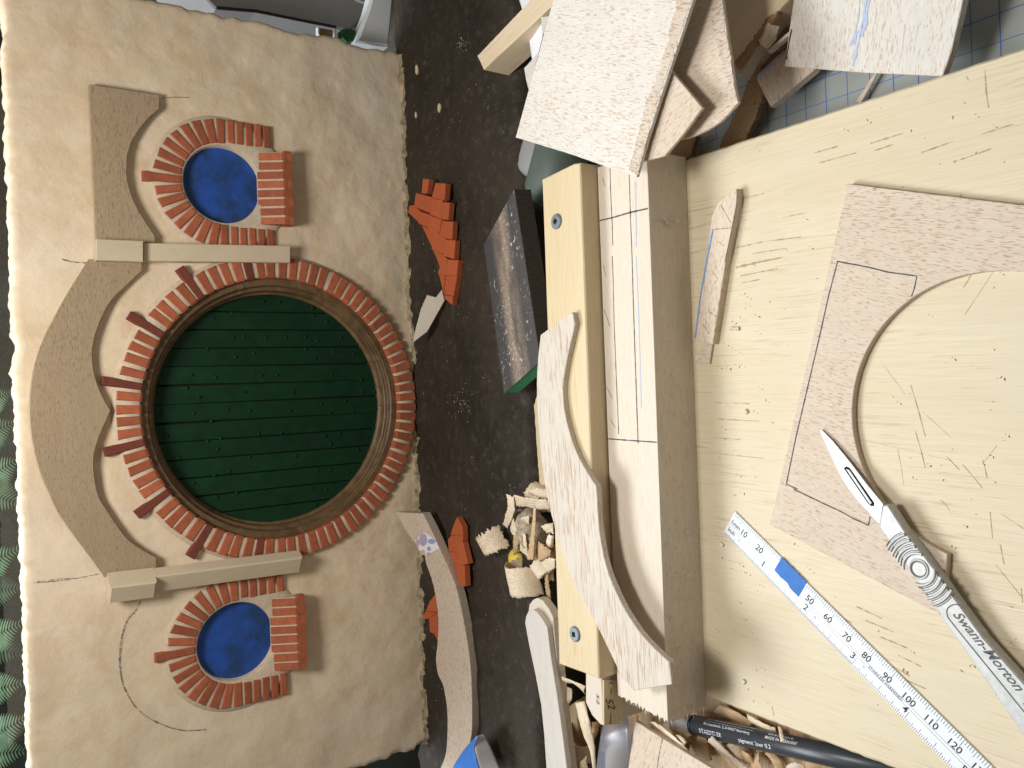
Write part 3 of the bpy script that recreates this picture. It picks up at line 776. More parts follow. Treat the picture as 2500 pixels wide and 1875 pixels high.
# ------------------------------------------------------------------ scalpel
scal = empty('scalpel', P(2160, 1265, 3), 'metal scalpel with pointed blade lying on the cut-out board', 'scalpel')
bp = tri((2001, 1049, 4.0), (2146, 1278, 6.4), (2167, 1250, 6.4))
bl = [(2001,1050),(2006,1049)]+cr(1875, 625, [(420,1200),(530,1335),(640,1480),(745,1608)])+cr(1875, 1250, [(722,78),(650,0)])+cr(1875, 625, [(585,1590),(520,1505),(470,1425),(420,1320),(370,1210)])
blade = board('blade', bl, bp, .45, 'blade_steel', parent=scal, rough=0, ch=.12)
slot = cr(1875, 625, [(490,1375),(508,1362),(530,1372),(690,1600),(688,1620),(668,1622),(648,1605)])
hp = tri((2146, 1278, 7.9), (2167, 1250, 7.9), (2500, 1734, 6.2))
sl = board('slot', slot, lambda x, y: bp(x, y)+Vector((0, 0, .05)), .05, 'hole_black', parent=blade, rough=0, ch=.02)
bar = cr(1875, 625, [(506,1378),(530,1385),(676,1600),(664,1612)])
board('holder_tongue', bar, lambda x, y: bp(x, y)+Vector((0, 0, .35)), .3, 'handle_nickel', parent=scal, rough=0, ch=.14)
hu = cr(1875, 1250, [(745,-45),(778,-45),(820,20),(900,145),(1000,265),(1100,400),(1210,560),(1400,820),(1659,1110),(1900,1390)])
hl = cr(1875, 1250, [(1900,1800),(1659,1460),(1400,1080),(1150,720),(1030,540),(850,280),(720,100),(722,55)])
handle = board('handle', hu+hl, hp, 4.4, 'handle_nickel', parent=scal, grain=((2170, 1290), (2450, 1650)), rough=0, ch=.5)
BC = hp(*cr(1875, 1250, [(978, 370)])[0]); hn = hp.n
hax = (hp(*cr(1875, 1250, [(1529, 1000)])[0])-hp(*cr(1875, 1250, [(790, 120)])[0])).normalized(); hsd = hn.cross(hax)
def tube_arc(name, rr, a0, a1, rad, mat, parent, lift, seg=22):
    v = []; f = []
    for i in range(seg+1):
        a = a0+(a1-a0)*i/seg; o = hax*math.cos(a)+hsd*math.sin(a)
        for j in range(6):
            b_ = j/6*2*math.pi; v.append(BC+o*(rr+rad*math.cos(b_))+hn*(lift+rad*math.sin(b_)))
    for i in range(seg):
        for j in range(6): f.append([i*6+j, i*6+(j+1) % 6, (i+1)*6+(j+1) % 6, (i+1)*6+j])
    mesh(name, v, f, mat, parent, smooth=True)
tube_arc('boss_ring', 3.3, 0, 2*math.pi, .45, 'handle_nickel', handle, .05, 36)
tube_arc('boss_groove', 2.6, 0, 2*math.pi, .22, 'groove', handle, -.05, 36)
for s in (0, math.pi):
    for q, rr in enumerate((5.6, 7.9, 10.2, 12.5)):
        h = math.asin(min(.95, 4.75/rr))
        tube_arc('grip_ridge', rr, s-h, s+h, .62, 'handle_nickel', handle, .12)
        tube_arc('grip_groove', rr+1.05, s-h*.8, s+h*.8, .26, 'groove', handle, -.17)
def hpt(s, t_, z=.05): return BC+hax*s+hsd*t_+hn*z
# engraved script and outline panel
tv, tf = textmesh('Swann-Morton', 4.6, .45, .98, 'LEFT', .07)
mesh('engraved_script', [hpt(17.5+p[0]*1.06, -1.3+p[1]*1.0) for p in tv], tf, 'groove', handle)
tv, tf = textmesh('CE', 3.4, .0, 1.0)
mesh('engraved_script', [hpt(50.5+p[0], .6+p[1]) for p in tv], tf, 'groove', handle)
tv, tf = textmesh('0120', 1.6); mesh('engraved_script', [hpt(50+p[0], -2.6+p[1]) for p in tv], tf, 'groove', handle)
tv, tf = textmesh('ENGLAND', 3.2); mesh('engraved_script', [hpt(57+p[0], -1.6+p[1]) for p in tv], tf, 'groove', handle)
pan = [hpt(60, 3.6), hpt(24, 3.7), hpt(18.5, 3.6), hpt(16.2, 2.6), hpt(15.3, .6), hpt(15.5, -1.6), hpt(17, -3.0), hpt(20, -3.5), hpt(40, -3.8), hpt(62, -4.1)]
stroke('panel_outline', spline(pan[2:], 5), hn, .4, 'groove', handle, .03, .1)

# ------------------------------------------------------------------ loose pieces on the earth
def scrap(name, quads, plane, label):
    e = empty(name, plane(*quads[0][0]), label, 'brick scrap')
    n = getattr(plane, 'n', Vector((0, 0, 1)))
    for q in quads:
        c = Vector((sum(a for a, _ in q)/len(q), sum(b_ for _, b_ in q)/len(q)))
        pts = [plane(c.x+(a-c.x)*1.03, c.y+(b_-c.y)*1.03) for a, b_ in q]
        off = n*random.uniform(-.35, .35)
        prism('brick', [p+off for p in pts], n, 4.2, 'terracotta', e, ch=.4, rough=.1, step=3)
    return e
z1 = lambda L: cr(950, 400, L, 3.3175)
Q = [[(272,120),(322,126),(303,240),(262,238)], [(375,155),(455,160),(447,292),(345,275)], [(218,237),(345,270),(330,400),(203,345)], [(165,338),(203,337),(250,380),(235,470),(155,395)], [(345,280),(430,292),(410,440),(330,410)],
     [(432,312),(490,315),(478,455),(415,445)], [(240,385),(330,412),(318,520),(232,480)], [(330,420),(420,448),(400,585),(318,530)], [(425,462),(512,468),(503,612),(402,590)], [(262,500),(355,545),(345,680),(305,600)],
     [(358,550),(452,600),(440,735),(345,690)], [(455,612),(535,622),(525,770),(440,745)], [(350,690),(440,742),(428,890),(380,760)], [(442,745),(470,770),(455,905),(395,880)], [(475,775),(557,782),(545,905),(455,900)],
     [(398,885),(450,905),(440,1050),(412,930)], [(455,905),(545,905),(515,1070),(442,1055)], [(448,1062),(513,1075),(508,1142),(450,1095)]]
scrap('brick_panel_scrap', [z1(q) for q in Q], tri((1000, 505, 22.5), (1110, 520, 16.5), (1095, 740, 16.5)), 'large stepped scrap of terracotta brickwork on the dark earth')
c6 = lambda L: cr(625, 1250, L)
scrap('brick_panel_scrap', [c6(q) for q in ([(1270,110),(1300,35),(1335,95),(1338,150),(1262,150)], [(1262,155),(1338,152),(1335,195),(1290,260),(1248,255),(1242,180)], [(1290,203),(1338,198),(1370,335),(1305,355)], [(1250,260),(1288,262),(1303,355),(1280,345)], [(1280,350),(1350,348),(1355,480),(1325,482)])],
      lev(16), 'small pointed terracotta brick scrap beside the wood shavings')
scrap('brick_panel_scrap', [c6(q) for q in ([(1125,580),(1168,525),(1178,650),(1100,642)], [(1075,697),(1097,646),(1178,655),(1120,692)], [(1118,692),(1178,660),(1188,860),(1150,790),(1125,780)])],
      tri((1030, 1512, 22), (1069, 1500, 15.5), (1069, 1570, 15.5)), 'terracotta brick scrap half hidden behind the curved wooden arch')
board('wood_sliver', cr(625, 625, [(1108,255),(1165,270),(1205,218),(1222,290),(1110,490),(1015,565),(1030,490),(1070,340)]), tri((1010, 835, 24), (1080, 720, 14.5), (1060, 800, 15)), 1.2, 'balsa_plain', 'flat pointed wood sliver against the wall under the brick scrap', 'wood sliver', grain=((1080, 715), (1020, 820)))

# sanding block leaning on the rail
A, B, D_ = P(1181, 597, 19.5), P(1256, 461, 32), P(1231, 962, 24)
n = (B-A).cross(D_-A).normalized(); n = n if n.z > 0 else -n
r = ray(1320, 882); Cc = CAM + r*(n.dot(A-CAM)/n.dot(r))
sb = empty('sanding_block', (A+B+Cc+D_)/4-n*20, 'sandpaper wrapped sanding block with green end leaning on the pine rail', 'sanding block')
prism('core', [p-n*.9 for p in inset([A, B, Cc, D_], n, .8)], n, 8.2, 'green_core', sb, D_-A, ch=.3)
ax = (D_-A).normalized()
prism('sandpaper', [A, B, Cc-ax*2.2, D_-ax*2.2], n, 9.6, 'sand_side', sb, ax, ch=.3, rough=.15)
mid = (A+B+Cc+D_)/4
tp = [p+n*.12 for p in inset([A, B, Cc, D_], n, .2)]
def quadsheet(name, q, M, mat, parent):
    mesh(name, q+[p-n*.15 for p in q], [[0, 1, 2, 3], [7, 6, 5, 4], [0, 4, 5, 1], [1, 5, 6, 2], [2, 6, 7, 3], [3, 7, 4, 0]], mat, parent, M)
quadsheet('grit_face', tp, frame(mid, ax, n), 'sandpaper', sb)

# curved arch with printed sticker, leaning on the wall
zL = F(975, 1249, 5).z
pa = tri((975, 1249, zL), (1150, 1560, 15.5), (1150, 1830, 15.5))
lo = c6([(905,0),(990,150),(1085,270),(1100,330),(1150,480),(1180,680),(1175,850),(1165,950),(1178,1050),(1210,1120),(1235,1250),(1240,1400),(1230,1560),(1195,1659),(1150,1760)])
ro = c6([(1260,1760),(1330,1659),(1370,1560),(1396,1440),(1400,1300),(1395,1080),(1375,880),(1340,680),(1290,470),(1200,260),(1125,95),(1080,10)])
ar = board('curved_arch_board', sp(lo)+sp(ro), pa, 6.5, 'balsa_pink', 'thick curved balsa arch with a printed sticker leaning against the wall foot', 'wood piece', grain=((1060, 1400), (1125, 1750)), rough=.12)
stk = board('printed_sticker', c6([(1030,185),(1090,130),(1165,180),(1187,235),(1105,280),(1060,250)]), lambda x, y: pa(x, y)+pa.n*.1, .08, 'paper_white', parent=ar, rough=0, ch=.02)
for nm, colr in (('print_lilac', (.42, .36, .52)), ('print_blue', (.30, .38, .55)), ('print_rose', (.50, .36, .40)), ('print_tan', (.58, .45, .30))): plain(nm, colr, .7, amp=.1, bumps=0)
for (ex, ey, rx, ry, mt) in ((1085,180,26,42,'print_lilac'), (1048,200,14,26,'print_rose'), (1140,190,26,18,'print_blue'), (1122,238,12,16,'print_blue'), (1082,262,16,18,'print_tan'), (1120,272,14,10,'print_lilac')):
    el = c6([(ex+rx*math.cos(i/12*2*math.pi), ey+ry*math.sin(i/12*2*math.pi)) for i in range(12)])
    board('printed_shape', el, lambda x, y: pa(x, y)+pa.n*.16, .05, mt, parent=stk, rough=0, ch=.01)

# curled blue tape
def sheet(name, A, B, mat, label=None, cat=None, parent=None, th=.3, cols=26, rows=8, bow=0.0, group=None, mats=None, edge=0.0):
    """thin curled sheet between two polylines of (px, py, z)"""
    a = [P(*q) for q in A]; b_ = [P(*q) for q in B]
    a = spline(a, 5); b_ = spline(b_, 5)
    def at(L, u):
        k = u*(len(L)-1); i = min(len(L)-2, int(k)); return L[i].lerp(L[i+1], k-i)
    v = []; f = []; fm = []
    g = []
    for i in range(cols+1):
        for j in range(rows+1):
            pa_, pb_ = at(a, i/cols), at(b_, i/cols); wv = j/rows
            p = pa_.lerp(pb_, wv)+Vector((0, 0, bow*4*wv*(1-wv)))
            if edge and (i in (0, cols) or j in (0, rows)): p = p+Vector((noise.noise(p*2.3)*edge, noise.noise(p*2.3+Vector((9, 0, 0)))*edge, 0))
            g.append(p)
    ix = lambda i, j: i*(rows+1)+j
    nn = []
    for i in range(cols+1):
        for j in range(rows+1):
            du = g[ix(min(cols, i+1), j)]-g[ix(max(0, i-1), j)]; dv = g[ix(i, min(rows, j+1))]-g[ix(i, max(0, j-1))]
            q = du.cross(dv); nn.append(q.normalized() if q.length > 1e-9 else Vector((0, 0, 1)))
    k = len(g); v = [p+q*th/2 for p, q in zip(g, nn)]+[p-q*th/2 for p, q in zip(g, nn)]
    for i in range(cols):
        for j in range(rows):
            f.append([ix(i, j), ix(i+1, j), ix(i+1, j+1), ix(i, j+1)]); fm.append(0)
            f.append([k+ix(i, j+1), k+ix(i+1, j+1), k+ix(i+1, j), k+ix(i, j)]); fm.append(1 if mats else 0)
    bd = [ix(i, 0) for i in range(cols)]+[ix(cols, j) for j in range(rows)]+[ix(i, rows) for i in range(cols, 0, -1)]+[ix(0, j) for j in range(rows, 0, -1)]
    for q in range(len(bd)):
        q2 = bd[(q+1) % len(bd)]; f.append([bd[q], k+bd[q], k+q2, q2]); fm.append(0)
    du = at(a, 1)-at(a, 0)
    M = frame(sum(g, Vector())/len(g), du)
    o = mesh(name, v, f, mat, parent, M, True, mats, fm if mats else None)
    return props(o, label, cat, group)
tpz = empty('masking_tape_piece', P(1160, 1850, 12), 'folded piece of bright blue masking tape at the end of the curved arch', 'tape')
sheet('blue_side', [(1095, 1890, 17), (1130, 1835, 22), (1163, 1797, 28)], [(1175, 1890, 30), (1162, 1850, 33), (1158, 1822, 32), (1168, 1796, 29)], 'tape_bright', parent=tpz, th=.25)
sheet('pale_side', [(1163, 1797, 28.5), (1159, 1822, 31.5), (1163, 1850, 32.5), (1176, 1890, 29.5)], [(1181, 1792, 22), (1195, 1818, 20), (1210, 1850, 18), (1226, 1890, 17)], 'paper_white', parent=tpz, th=.25)

# ------------------------------------------------------------------ shavings in the gap behind the rail
zs = lambda L: [(1100+a/4.1475, 1100+b_/4.1475, z) for a, b_, z in L]
G = 'wood shavings behind the pine rail'
S = [
 ('narrow shaving standing on end above the grey stone', [(568,440,30),(580,570,26),(555,660,20),(530,750,15)], [(640,470,32),(650,600,27),(620,700,20),(575,785,14)], 'shaving'),
 ('long flat shaving running under the wavy arch', [(640,445,32),(760,475,31),(880,490,29),(1010,505,28)], [(652,565,27),(760,570,26),(860,590,25),(1010,600,24)], 'shaving'),
 ('frayed shaving scrap topmost of the heap beside the rail', [(800,402,28),(880,385,30),(1000,388,28)], [(800,440,25),(880,465,26),(1000,500,24)], 'shaving'),
 ('thin tan splinter standing across the grey stone', [(845,545,34),(820,800,30),(775,1105,24)], [(868,590,34),(858,820,30),(838,1110,24)], 'shaving_tan'),
 ('cupped pale shaving left of the grey stone', [(640,830,16),(690,700,24),(800,655,28)], [(650,880,14),(740,790,18),(790,830,20)], 'shaving'),
 ('short frayed shaving above the yellow bead', [(690,815,26),(700,930,24),(705,1010,20)], [(755,845,27),(775,960,25),(790,1080,20)], 'shaving'),
 ('folded shaving leaf below the grey stone', [(868,900,24),(940,960,28),(1020,1010,28)], [(850,1130,18),(930,1110,22),(1015,1065,24)], 'shaving_tan'),
 ('curled shaving tucked against the rail below the folded leaf', [(900,1150,18),(980,1090,25),(1060,1100,28)], [(980,1260,14),(1010,1220,20),(1060,1180,24)], 'shaving'),
 ('tan splinter under the narrow standing shaving', [(635,665,10),(720,640,12),(830,610,14)], [(650,715,9),(740,690,10),(830,660,12)], 'shaving_tan'),
 ('small pale curl between grey stone and arch', [(920,765,30),(980,745,33),(1040,735,32)], [(980,840,26),(1010,830,28),(1045,850,28)], 'shaving'),
 ('blunt shaving end right of the grey stone', [(990,850,28),(1020,860,29),(1050,860,28)], [(965,950,24),(1000,990,25),(1040,970,24)], 'shaving'),
 ('upright tan strip beside the broad curled shaving', [(985,1240,24),(1000,1350,18),(1018,1510,10)], [(960,1300,20),(965,1420,14),(985,1530,8)], 'shaving_tan'),
 ('pale shaving lying flat left of the grey stone', [(600,640,4),(700,600,8),(800,600,10)], [(600,900,2),(700,900,5),(790,920,8)], 'shaving'),
 ('tan shaving pressed against the rail below the stone', [(900,930,14),(980,960,18),(1060,950,20)], [(860,1180,8),(960,1200,10),(1060,1180,12)], 'shaving_tan'),
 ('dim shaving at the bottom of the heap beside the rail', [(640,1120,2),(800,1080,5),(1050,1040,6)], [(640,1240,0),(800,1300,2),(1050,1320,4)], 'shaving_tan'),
 ('orange tan strip above the yellow bead', [(640,860,20),(635,960,18),(640,1050,14)], [(690,850,21),(690,950,19),(680,1020,15)], 'shaving_tan')]
for lab, A, B, mt in S:
    sheet('wood_shaving', zs(A), zs(B), mt, lab, 'shaving', bow=.2, group=G, edge=.9)
def spiral(c, axis, r0, r1, a0, a1, width, mat, label, group, wid1=None, jag=1.6):
    axis = Vector(axis).normalized(); u = Vector((0, 0, 1)); u = (u-axis*u.dot(axis)).normalized(); w_ = axis.cross(u)
    cols, rows, th = 44, 9, .22; g = []; nn = []; sd = random.random()*50
    for i in range(cols+1):
        q = i/cols; a = math.radians(a0+(a1-a0)*q); r = r0+(r1-r0)*q; wd = width+((wid1 or width)-width)*q
        o = u*math.cos(a)+w_*math.sin(a)
        for j in range(rows+1):
            t_ = j/rows-.5; e = 0
            if j in (0, rows): e = jag*noise.noise(Vector((i*.45, j*3+sd, 0)))
            oj = 0
            if i in (0, cols): oj = jag*1.3*noise.noise(Vector((j*.9, i+sd, 3)))
            tang = (w_*math.cos(a)-u*math.sin(a))
            p = c+o*(r+.25*noise.noise(Vector((i*.3, j*.6, sd))))+axis*(wd*t_+e)+tang*oj+axis*q*2.5
            g.append(p); nn.append(o)
    ix = lambda i, j: i*(rows+1)+j; k = len(g)
    v = [p+n_*th/2 for p, n_ in zip(g, nn)]+[p-n_*th/2 for p, n_ in zip(g, nn)]; f = []
    for i in range(cols):
        for j in range(rows): f += [[ix(i, j), ix(i+1, j), ix(i+1, j+1), ix(i, j+1)], [k+ix(i, j+1), k+ix(i+1, j+1), k+ix(i+1, j), k+ix(i, j)]]
    bd = [ix(i, 0) for i in range(cols)]+[ix(cols, j) for j in range(rows)]+[ix(i, rows) for i in range(cols, 0, -1)]+[ix(0, j) for j in range(rows, 0, -1)]
    for q in range(len(bd)): q2 = bd[(q+1) % len(bd)]; f.append([bd[q], k+bd[q], k+q2, q2])
    return props(mesh('wood_shaving', v, f, mat, None, frame(c, axis.cross(Vector((0, 0, 1))), (0, 0, 1)), True), label, 'shaving', group)
sc_ = lambda a, b_, z: P(1100+a/4.1475, 1100+b_/4.1475, z)
spiral(sc_(770, 1300, 15), (1, .12, .12), 12.5, 10, 95, -120, 17, 'shaving', 'broad curled shaving bent over like an arch, lowest of the heap', G)
spiral(sc_(470, 920, 12), (.86, .45, .25), 13, 10, 80, -60, 15, 'shaving', 'wide shaving with a torn edge reaching over the dark earth', G, 10, 2.6)
spiral(sc_(740, 760, 12), (.8, -.5, .1), 9, 6, 120, -150, 9, 'shaving', 'small tight curl left of the grey stone', G)
spiral(sc_(960, 1190, 15), (.75, .6, .2), 7.5, 6, 100, -170, 9, 'shaving', 'small tight curl against the rail beside the broad one', G)
spiral(sc_(920, 470, 18), (.3, 1, .1), 7, 6, 90, -130, 12, 'shaving', 'curl lying crosswise at the upper end of the heap', G)
z5 = lambda a, b_, z: P(1250+a/4.9156, 1600+b_/4.9156, z)
spiral(z5(800, 1050, -4), (.9, -.3, .2), 10, 7, 110, -130, 13, 'shaving', 'loose pale curl lying between rounded boards and plastic', 'shavings and splinters beyond the block end')
spiral(z5(2080, 1010, -10), (.3, .9, .1), 6, 4, 120, -200, 8, 'shaving_tan', 'tight tan curl lying under the pen cap', 'shavings and splinters beyond the block end')
spiral(P(1800, 1835, -12), (.8, .5, .0), 6, 4, 120, -180, 8, 'shaving', 'tight pale curl below the pen lettering', 'shavings and splinters beyond the block end')
spiral(P(1860, 1860, -13), (.5, -.8, .1), 5, 4, 100, -200, 7, 'shaving_tan', 'tight tan curl at the picture edge below the pen', 'shavings and splinters beyond the block end')
def ball(name, c, r3, mat, label, cat, seg=18, rn=.0, rot=0):
    v = []; f = []
    Rm = Matrix.Rotation(rot, 3, 'Z')
    for j in range(seg//2+1):
        ph = -math.pi/2+math.pi*j/(seg//2)
        for i in range(seg):
            a = i/seg*2*math.pi; p = Vector((r3[0]*math.cos(ph)*math.cos(a), r3[1]*math.cos(ph)*math.sin(a), r3[2]*math.sin(ph)))
            p = p*(1+rn*noise.noise(p*.25)); v.append(c+Rm@p)
    for j in range(seg//2):
        for i in range(seg): f.append([j*seg+i, j*seg+(i+1) % seg, (j+1)*seg+(i+1) % seg, (j+1)*seg+i])
    return props(mesh(name, v, f, mat, smooth=True), label, cat)
c_ = zs([(890, 770, 12)])[0]; ball('stone', P(*c_)+Vector((0, -2, 6)), (12, 9, 9), 'cork_grey', 'rough grey brown stone among the wood shavings', 'stone', 28, .25, .3)
c_ = zs([(690, 1095, 9)])[0]; ball('bead', P(*c_), (7, 7, 6), 'yellow_wax', 'glossy yellow bead between two curled shavings', 'bead')
# pieces of straw coloured wood wedged behind the rail
board('wood_offcut', [(1303,990),(1336,880),(1352,1250),(1322,1250),(1312,1120)], lev(6), 14, 'pine', 'rough edged straw coloured offcut wedged between earth and rail', 'offcut', grain=((1320, 900), (1330, 1240)), rough=.5)

# ------------------------------------------------------------------ rounded boards stacked beside the earth
c3 = lambda L: cr(1250, 1250, L)
rp = tri((1300, 1500, 21), (1335, 1540, 20.5), (1360, 1850, 18))
ru_ = board('rounded_board', c3([(84,720),(90,675),(105,645),(135,632),(165,650),(200,700),(228,748),(250,930),(290,1180),(325,1430),(355,1659),(365,1760),(232,1760),(222,1659),(208,1450),(188,1250),(150,1050),(108,850)]), rp, 3.2, 'board_smooth', 'pale round ended thin board, top of the pair beside the earth', 'wood board', grain=((1290, 1520), (1340, 1850)), rough=.08)
rp2 = (lambda x, y: rp(x, y)-rp.n*3.4); rp2.n = rp.n
rq = tri((1300, 1480, 17.4), (1345, 1520, 16.9), (1365, 1850, 14.4))
board('rounded_board', c3([(105,650),(112,600),(135,568),(165,556),(200,575),(240,630),(266,685),(285,900),(310,1150),(345,1430),(375,1659),(385,1760),(240,1760),(225,1400),(150,1000),(110,760)]), rq, 5.0, 'balsa_plain', 'round ended board peeping out beneath the top rounded board', 'wood board', grain=((1290, 1520), (1350, 1850)), rough=.2)

# ------------------------------------------------------------------ offcut block marked S2
z4 = lambda L: cr(1250, 1600, L, 4.9156)
s2 = empty('marked_offcut', P(1500, 1720, 0), 'small pine offcut marked with handwritten S2 beyond the rail end', 'offcut')
s2t = [P(x, y, 31) for x, y in z4([(885,200),(1072,225),(1092,838),(1060,830),(960,720),(885,560)])]
prism('block_body', s2t, up, 30, 'balsa_plain', s2, (1, 0, 0), ch=.3, rough=.15)
s2y = min(p.y for p in s2t)-.4
front = [F(x, y, YF-(s2y-1.2)) for x, y in z4([(1102,300),(1262,300),(1335,560),(1325,822),(1106,840)])]
prism('front_face', front, (0, -1, 0), 1.0, 'pine', s2, (1, 0, 0), ch=.2)
def fstroke(px, wd=.45):
    stroke('ink_mark', [F(x, y, YF-(s2y-1.25)) for x, y in z4(px)], (0, -1, 0), wd, 'ink', s2, .1, .2)
def sp2(L): return [(q.x, q.y) for q in spline([(a, b_, 0) for a, b_ in L], 4)]
tv, tf = textmesh('S2', 6.4, .15, 1.0, 'LEFT', .02)
o_ = F(*z4([(1118, 520)])[0], YF-(s2y-1.35)); mesh('ink_mark', [o_+Vector((-p[0]*.95-p[1]*.18, 0, -p[1]+p[0]*-.35)) for p in tv], tf, 'ink', s2)
tv, tf = textmesh('S2', 5.0, .2)
o_ = P(*z4([(1012, 450)])[0], 31.12); mesh('ink_mark', [o_+Vector((-p[0]*1.1, -p[1]*.55, 0)) for p in tv], tf, 'ink', s2)
fstroke([(1192,400),(1185,465)]); fstroke([(1160,345),(1185,325),(1210,335)]); fstroke([(1185,700),(1183,800)]); fstroke([(1168,800),(1190,825)]); fstroke([(1285,765),(1292,755)], .6)
# ------------------------------------------------------------------ clutter at the end of the block
G2 = 'shavings and splinters beyond the block end'
zz = lambda L: [(1250+a/4.9156, 1600+b_/4.9156, z) for a, b_, z in L]
S = [
 ('long narrow shaving lying beside the clear plastic', [(760,570,12),(800,750,14),(860,960,13),(940,1150,10),(985,1400,8)], [(870,545,13),(920,750,16),(960,900,14),(995,1100,11),(1010,1400,8)], 'shaving'),
 ('pale shaving tip under the pine rail end', [(600,250,16),(720,300,18),(885,370,16)], [(650,330,12),(780,350,14),(885,470,12)], 'shaving'),
 ('crescent shaving beside the rounded boards', [(640,340,8),(650,500,10),(612,690,6)], [(720,400,10),(715,540,12),(640,640,7)], 'shaving'),
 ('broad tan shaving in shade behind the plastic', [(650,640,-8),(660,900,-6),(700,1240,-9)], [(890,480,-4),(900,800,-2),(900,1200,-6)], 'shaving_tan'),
 ('tan shaving below the marked offcut', [(960,800,0),(960,900,4),(950,990,2)], [(1060,790,-2),(1040,890,2),(1000,990,0)], 'shaving_tan'),
 ('torn pale shaving at the picture edge beside the plastic', [(690,1320,2),(800,1290,6),(900,1200,6)], [(700,1420,0),(820,1420,4),(940,1400,3)], 'shaving'),
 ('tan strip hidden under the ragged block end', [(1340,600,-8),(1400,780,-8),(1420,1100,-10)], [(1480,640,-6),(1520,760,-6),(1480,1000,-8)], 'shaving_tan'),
 ('white split strip with brown edge beside the pen', [(1665,800,0),(1860,960,2),(2075,1115,2)], [(1705,790,3),(1900,930,5),(2115,1130,5)], 'shaving'),
 ('stubby white splinter beside the split strip', [(1975,950,2),(2030,1010,3),(2085,1070,3)], [(2010,950,3),(2060,990,4),(2095,1045,4)], 'shaving'),
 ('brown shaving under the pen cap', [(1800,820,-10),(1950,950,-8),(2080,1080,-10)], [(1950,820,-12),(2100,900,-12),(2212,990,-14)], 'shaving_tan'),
]
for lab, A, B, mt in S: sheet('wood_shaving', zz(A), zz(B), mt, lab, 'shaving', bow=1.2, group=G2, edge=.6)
zp = lambda L: [(1650+a/3.6867, 1650+b_/3.6867, z) for a, b_, z in L]
S = [
 ('pale strip lying under the pen with its end on the pen', [(285,590,-3),(420,700,-5),(600,860,-8)], [(330,540,-1),(480,690,-4),(650,830,-7)], 'balsa_pink'),
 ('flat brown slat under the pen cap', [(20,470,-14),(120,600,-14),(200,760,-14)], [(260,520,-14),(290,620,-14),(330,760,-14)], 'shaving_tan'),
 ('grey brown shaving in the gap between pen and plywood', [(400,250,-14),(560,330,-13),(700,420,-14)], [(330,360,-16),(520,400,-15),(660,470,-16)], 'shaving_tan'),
 ('pale crumpled shaving between barcode and plywood', [(640,340,-12),(780,420,-9),(900,470,-10)], [(690,430,-13),(800,480,-10),(930,530,-11)], 'shaving'),
 ('little upright chip standing against the pen', [(925,455,-4),(935,520,-2),(950,590,0)], [(955,460,-4),(965,520,-2),(982,580,0)], 'shaving'),
 ('curled brown shaving below the pen lettering', [(560,650,-10),(640,690,-7),(700,740,-9)], [(600,790,-12),(680,790,-9),(760,830,-11)], 'shaving_tan'),
 ('pale chip below the pen at the picture edge', [(1010,800,-8),(1070,780,-6),(1160,810,-7)], [(1000,880,-10),(1080,880,-9),(1170,880,-10)], 'balsa_pink'),
 ('tan shaving half under the lower balsa sheet', [(350,650,-12),(420,730,-10),(520,860,-12)], [(440,590,-13),(520,680,-11),(600,800,-13)], 'shaving_tan'),
 ('broken tan chip beside the little curl at the picture edge', [(800,700,-12),(860,760,-10),(900,860,-12)], [(860,670,-13),(950,760,-11),(990,860,-13)], 'shaving_tan')]
for lab, A, B, mt in S: sheet('wood_shaving', zp(A), zp(B), mt, lab, 'shaving', bow=.8, group=G2, edge=.5)
lb = board('balsa_sheet', z4([(1480,790),(1860,1030),(2212,1245),(2500,1420),(1385,1420),(1430,1080)]), tri((1550, 1765, 8), (1700, 1853, 8), (1540, 1870, 10)), 2.5, 'balsa_pink', 'balsa sheet corner with a cross line in front of the pen cap', 'wood sheet', grain=((1560, 1770), (1535, 1870)), rough=.12)
stroke('pencil_line', [tri((1550, 1765, 8), (1700, 1853, 8), (1540, 1870, 10))(x, y) for x, y in z4([(1805,990),(1775,1150),(1735,1380)])], up, .5, 'pencil_soft', lb, .12)
# yellow dowel tip and clear plastic
def capsule(name, a, b_, ra, rb, mat, label, cat, parent=None, seg=20, tipa=.6, tipb=.0):
    ax = (b_-a); L = ax.length; ax.normalize(); s = ax.orthogonal().normalized(); t_ = ax.cross(s); st_ = []
    if tipa:
        for j in range(6):
            q = j/6*math.pi/2; st_.append((-ra*tipa*math.cos(q), ra*math.sin(q)+.05))
    else: st_.append((0, .01))
    st_ += [(0, ra), (L, rb), (L, .01)]
    v = []; f = []
    for x, r_ in st_:
        for i in range(seg): v.append(a+ax*x+(s*math.cos(i/seg*2*math.pi)+t_*math.sin(i/seg*2*math.pi))*r_)
    for j in range(len(st_)-1):
        for i in range(seg): f.append([j*seg+i, j*seg+(i+1) % seg, (j+1)*seg+(i+1) % seg, (j+1)*seg+i])
    o = mesh(name, v, f, mat, parent, frame(a, ax, s), True)
    return props(o, label, cat)
capsule('dowel', P(1512, 1848, 0), P(1515, 1915, 0), 7.5, 8, 'pine', 'yellow pointed dowel tip beside the clear plastic', 'dowel', tipa=1.1)
bag = sheet('plastic_film', zz([(1090,835,8),(1060,1000,12),(1030,1200,9),(1000,1450,8)]), zz([(1350,690,2),(1420,820,8),(1425,1100,10),(1410,1450,6)]), 'clear_plastic', 'crumpled clear plastic film below the marked offcut', 'plastic', bow=3, th=.2)
flatbox('scrap_board', -215, -152, 60, 372, ZM, ZM+2.5, 'shaving_tan', label='brown board lying under the shavings left of the plywood', cat='wood board')

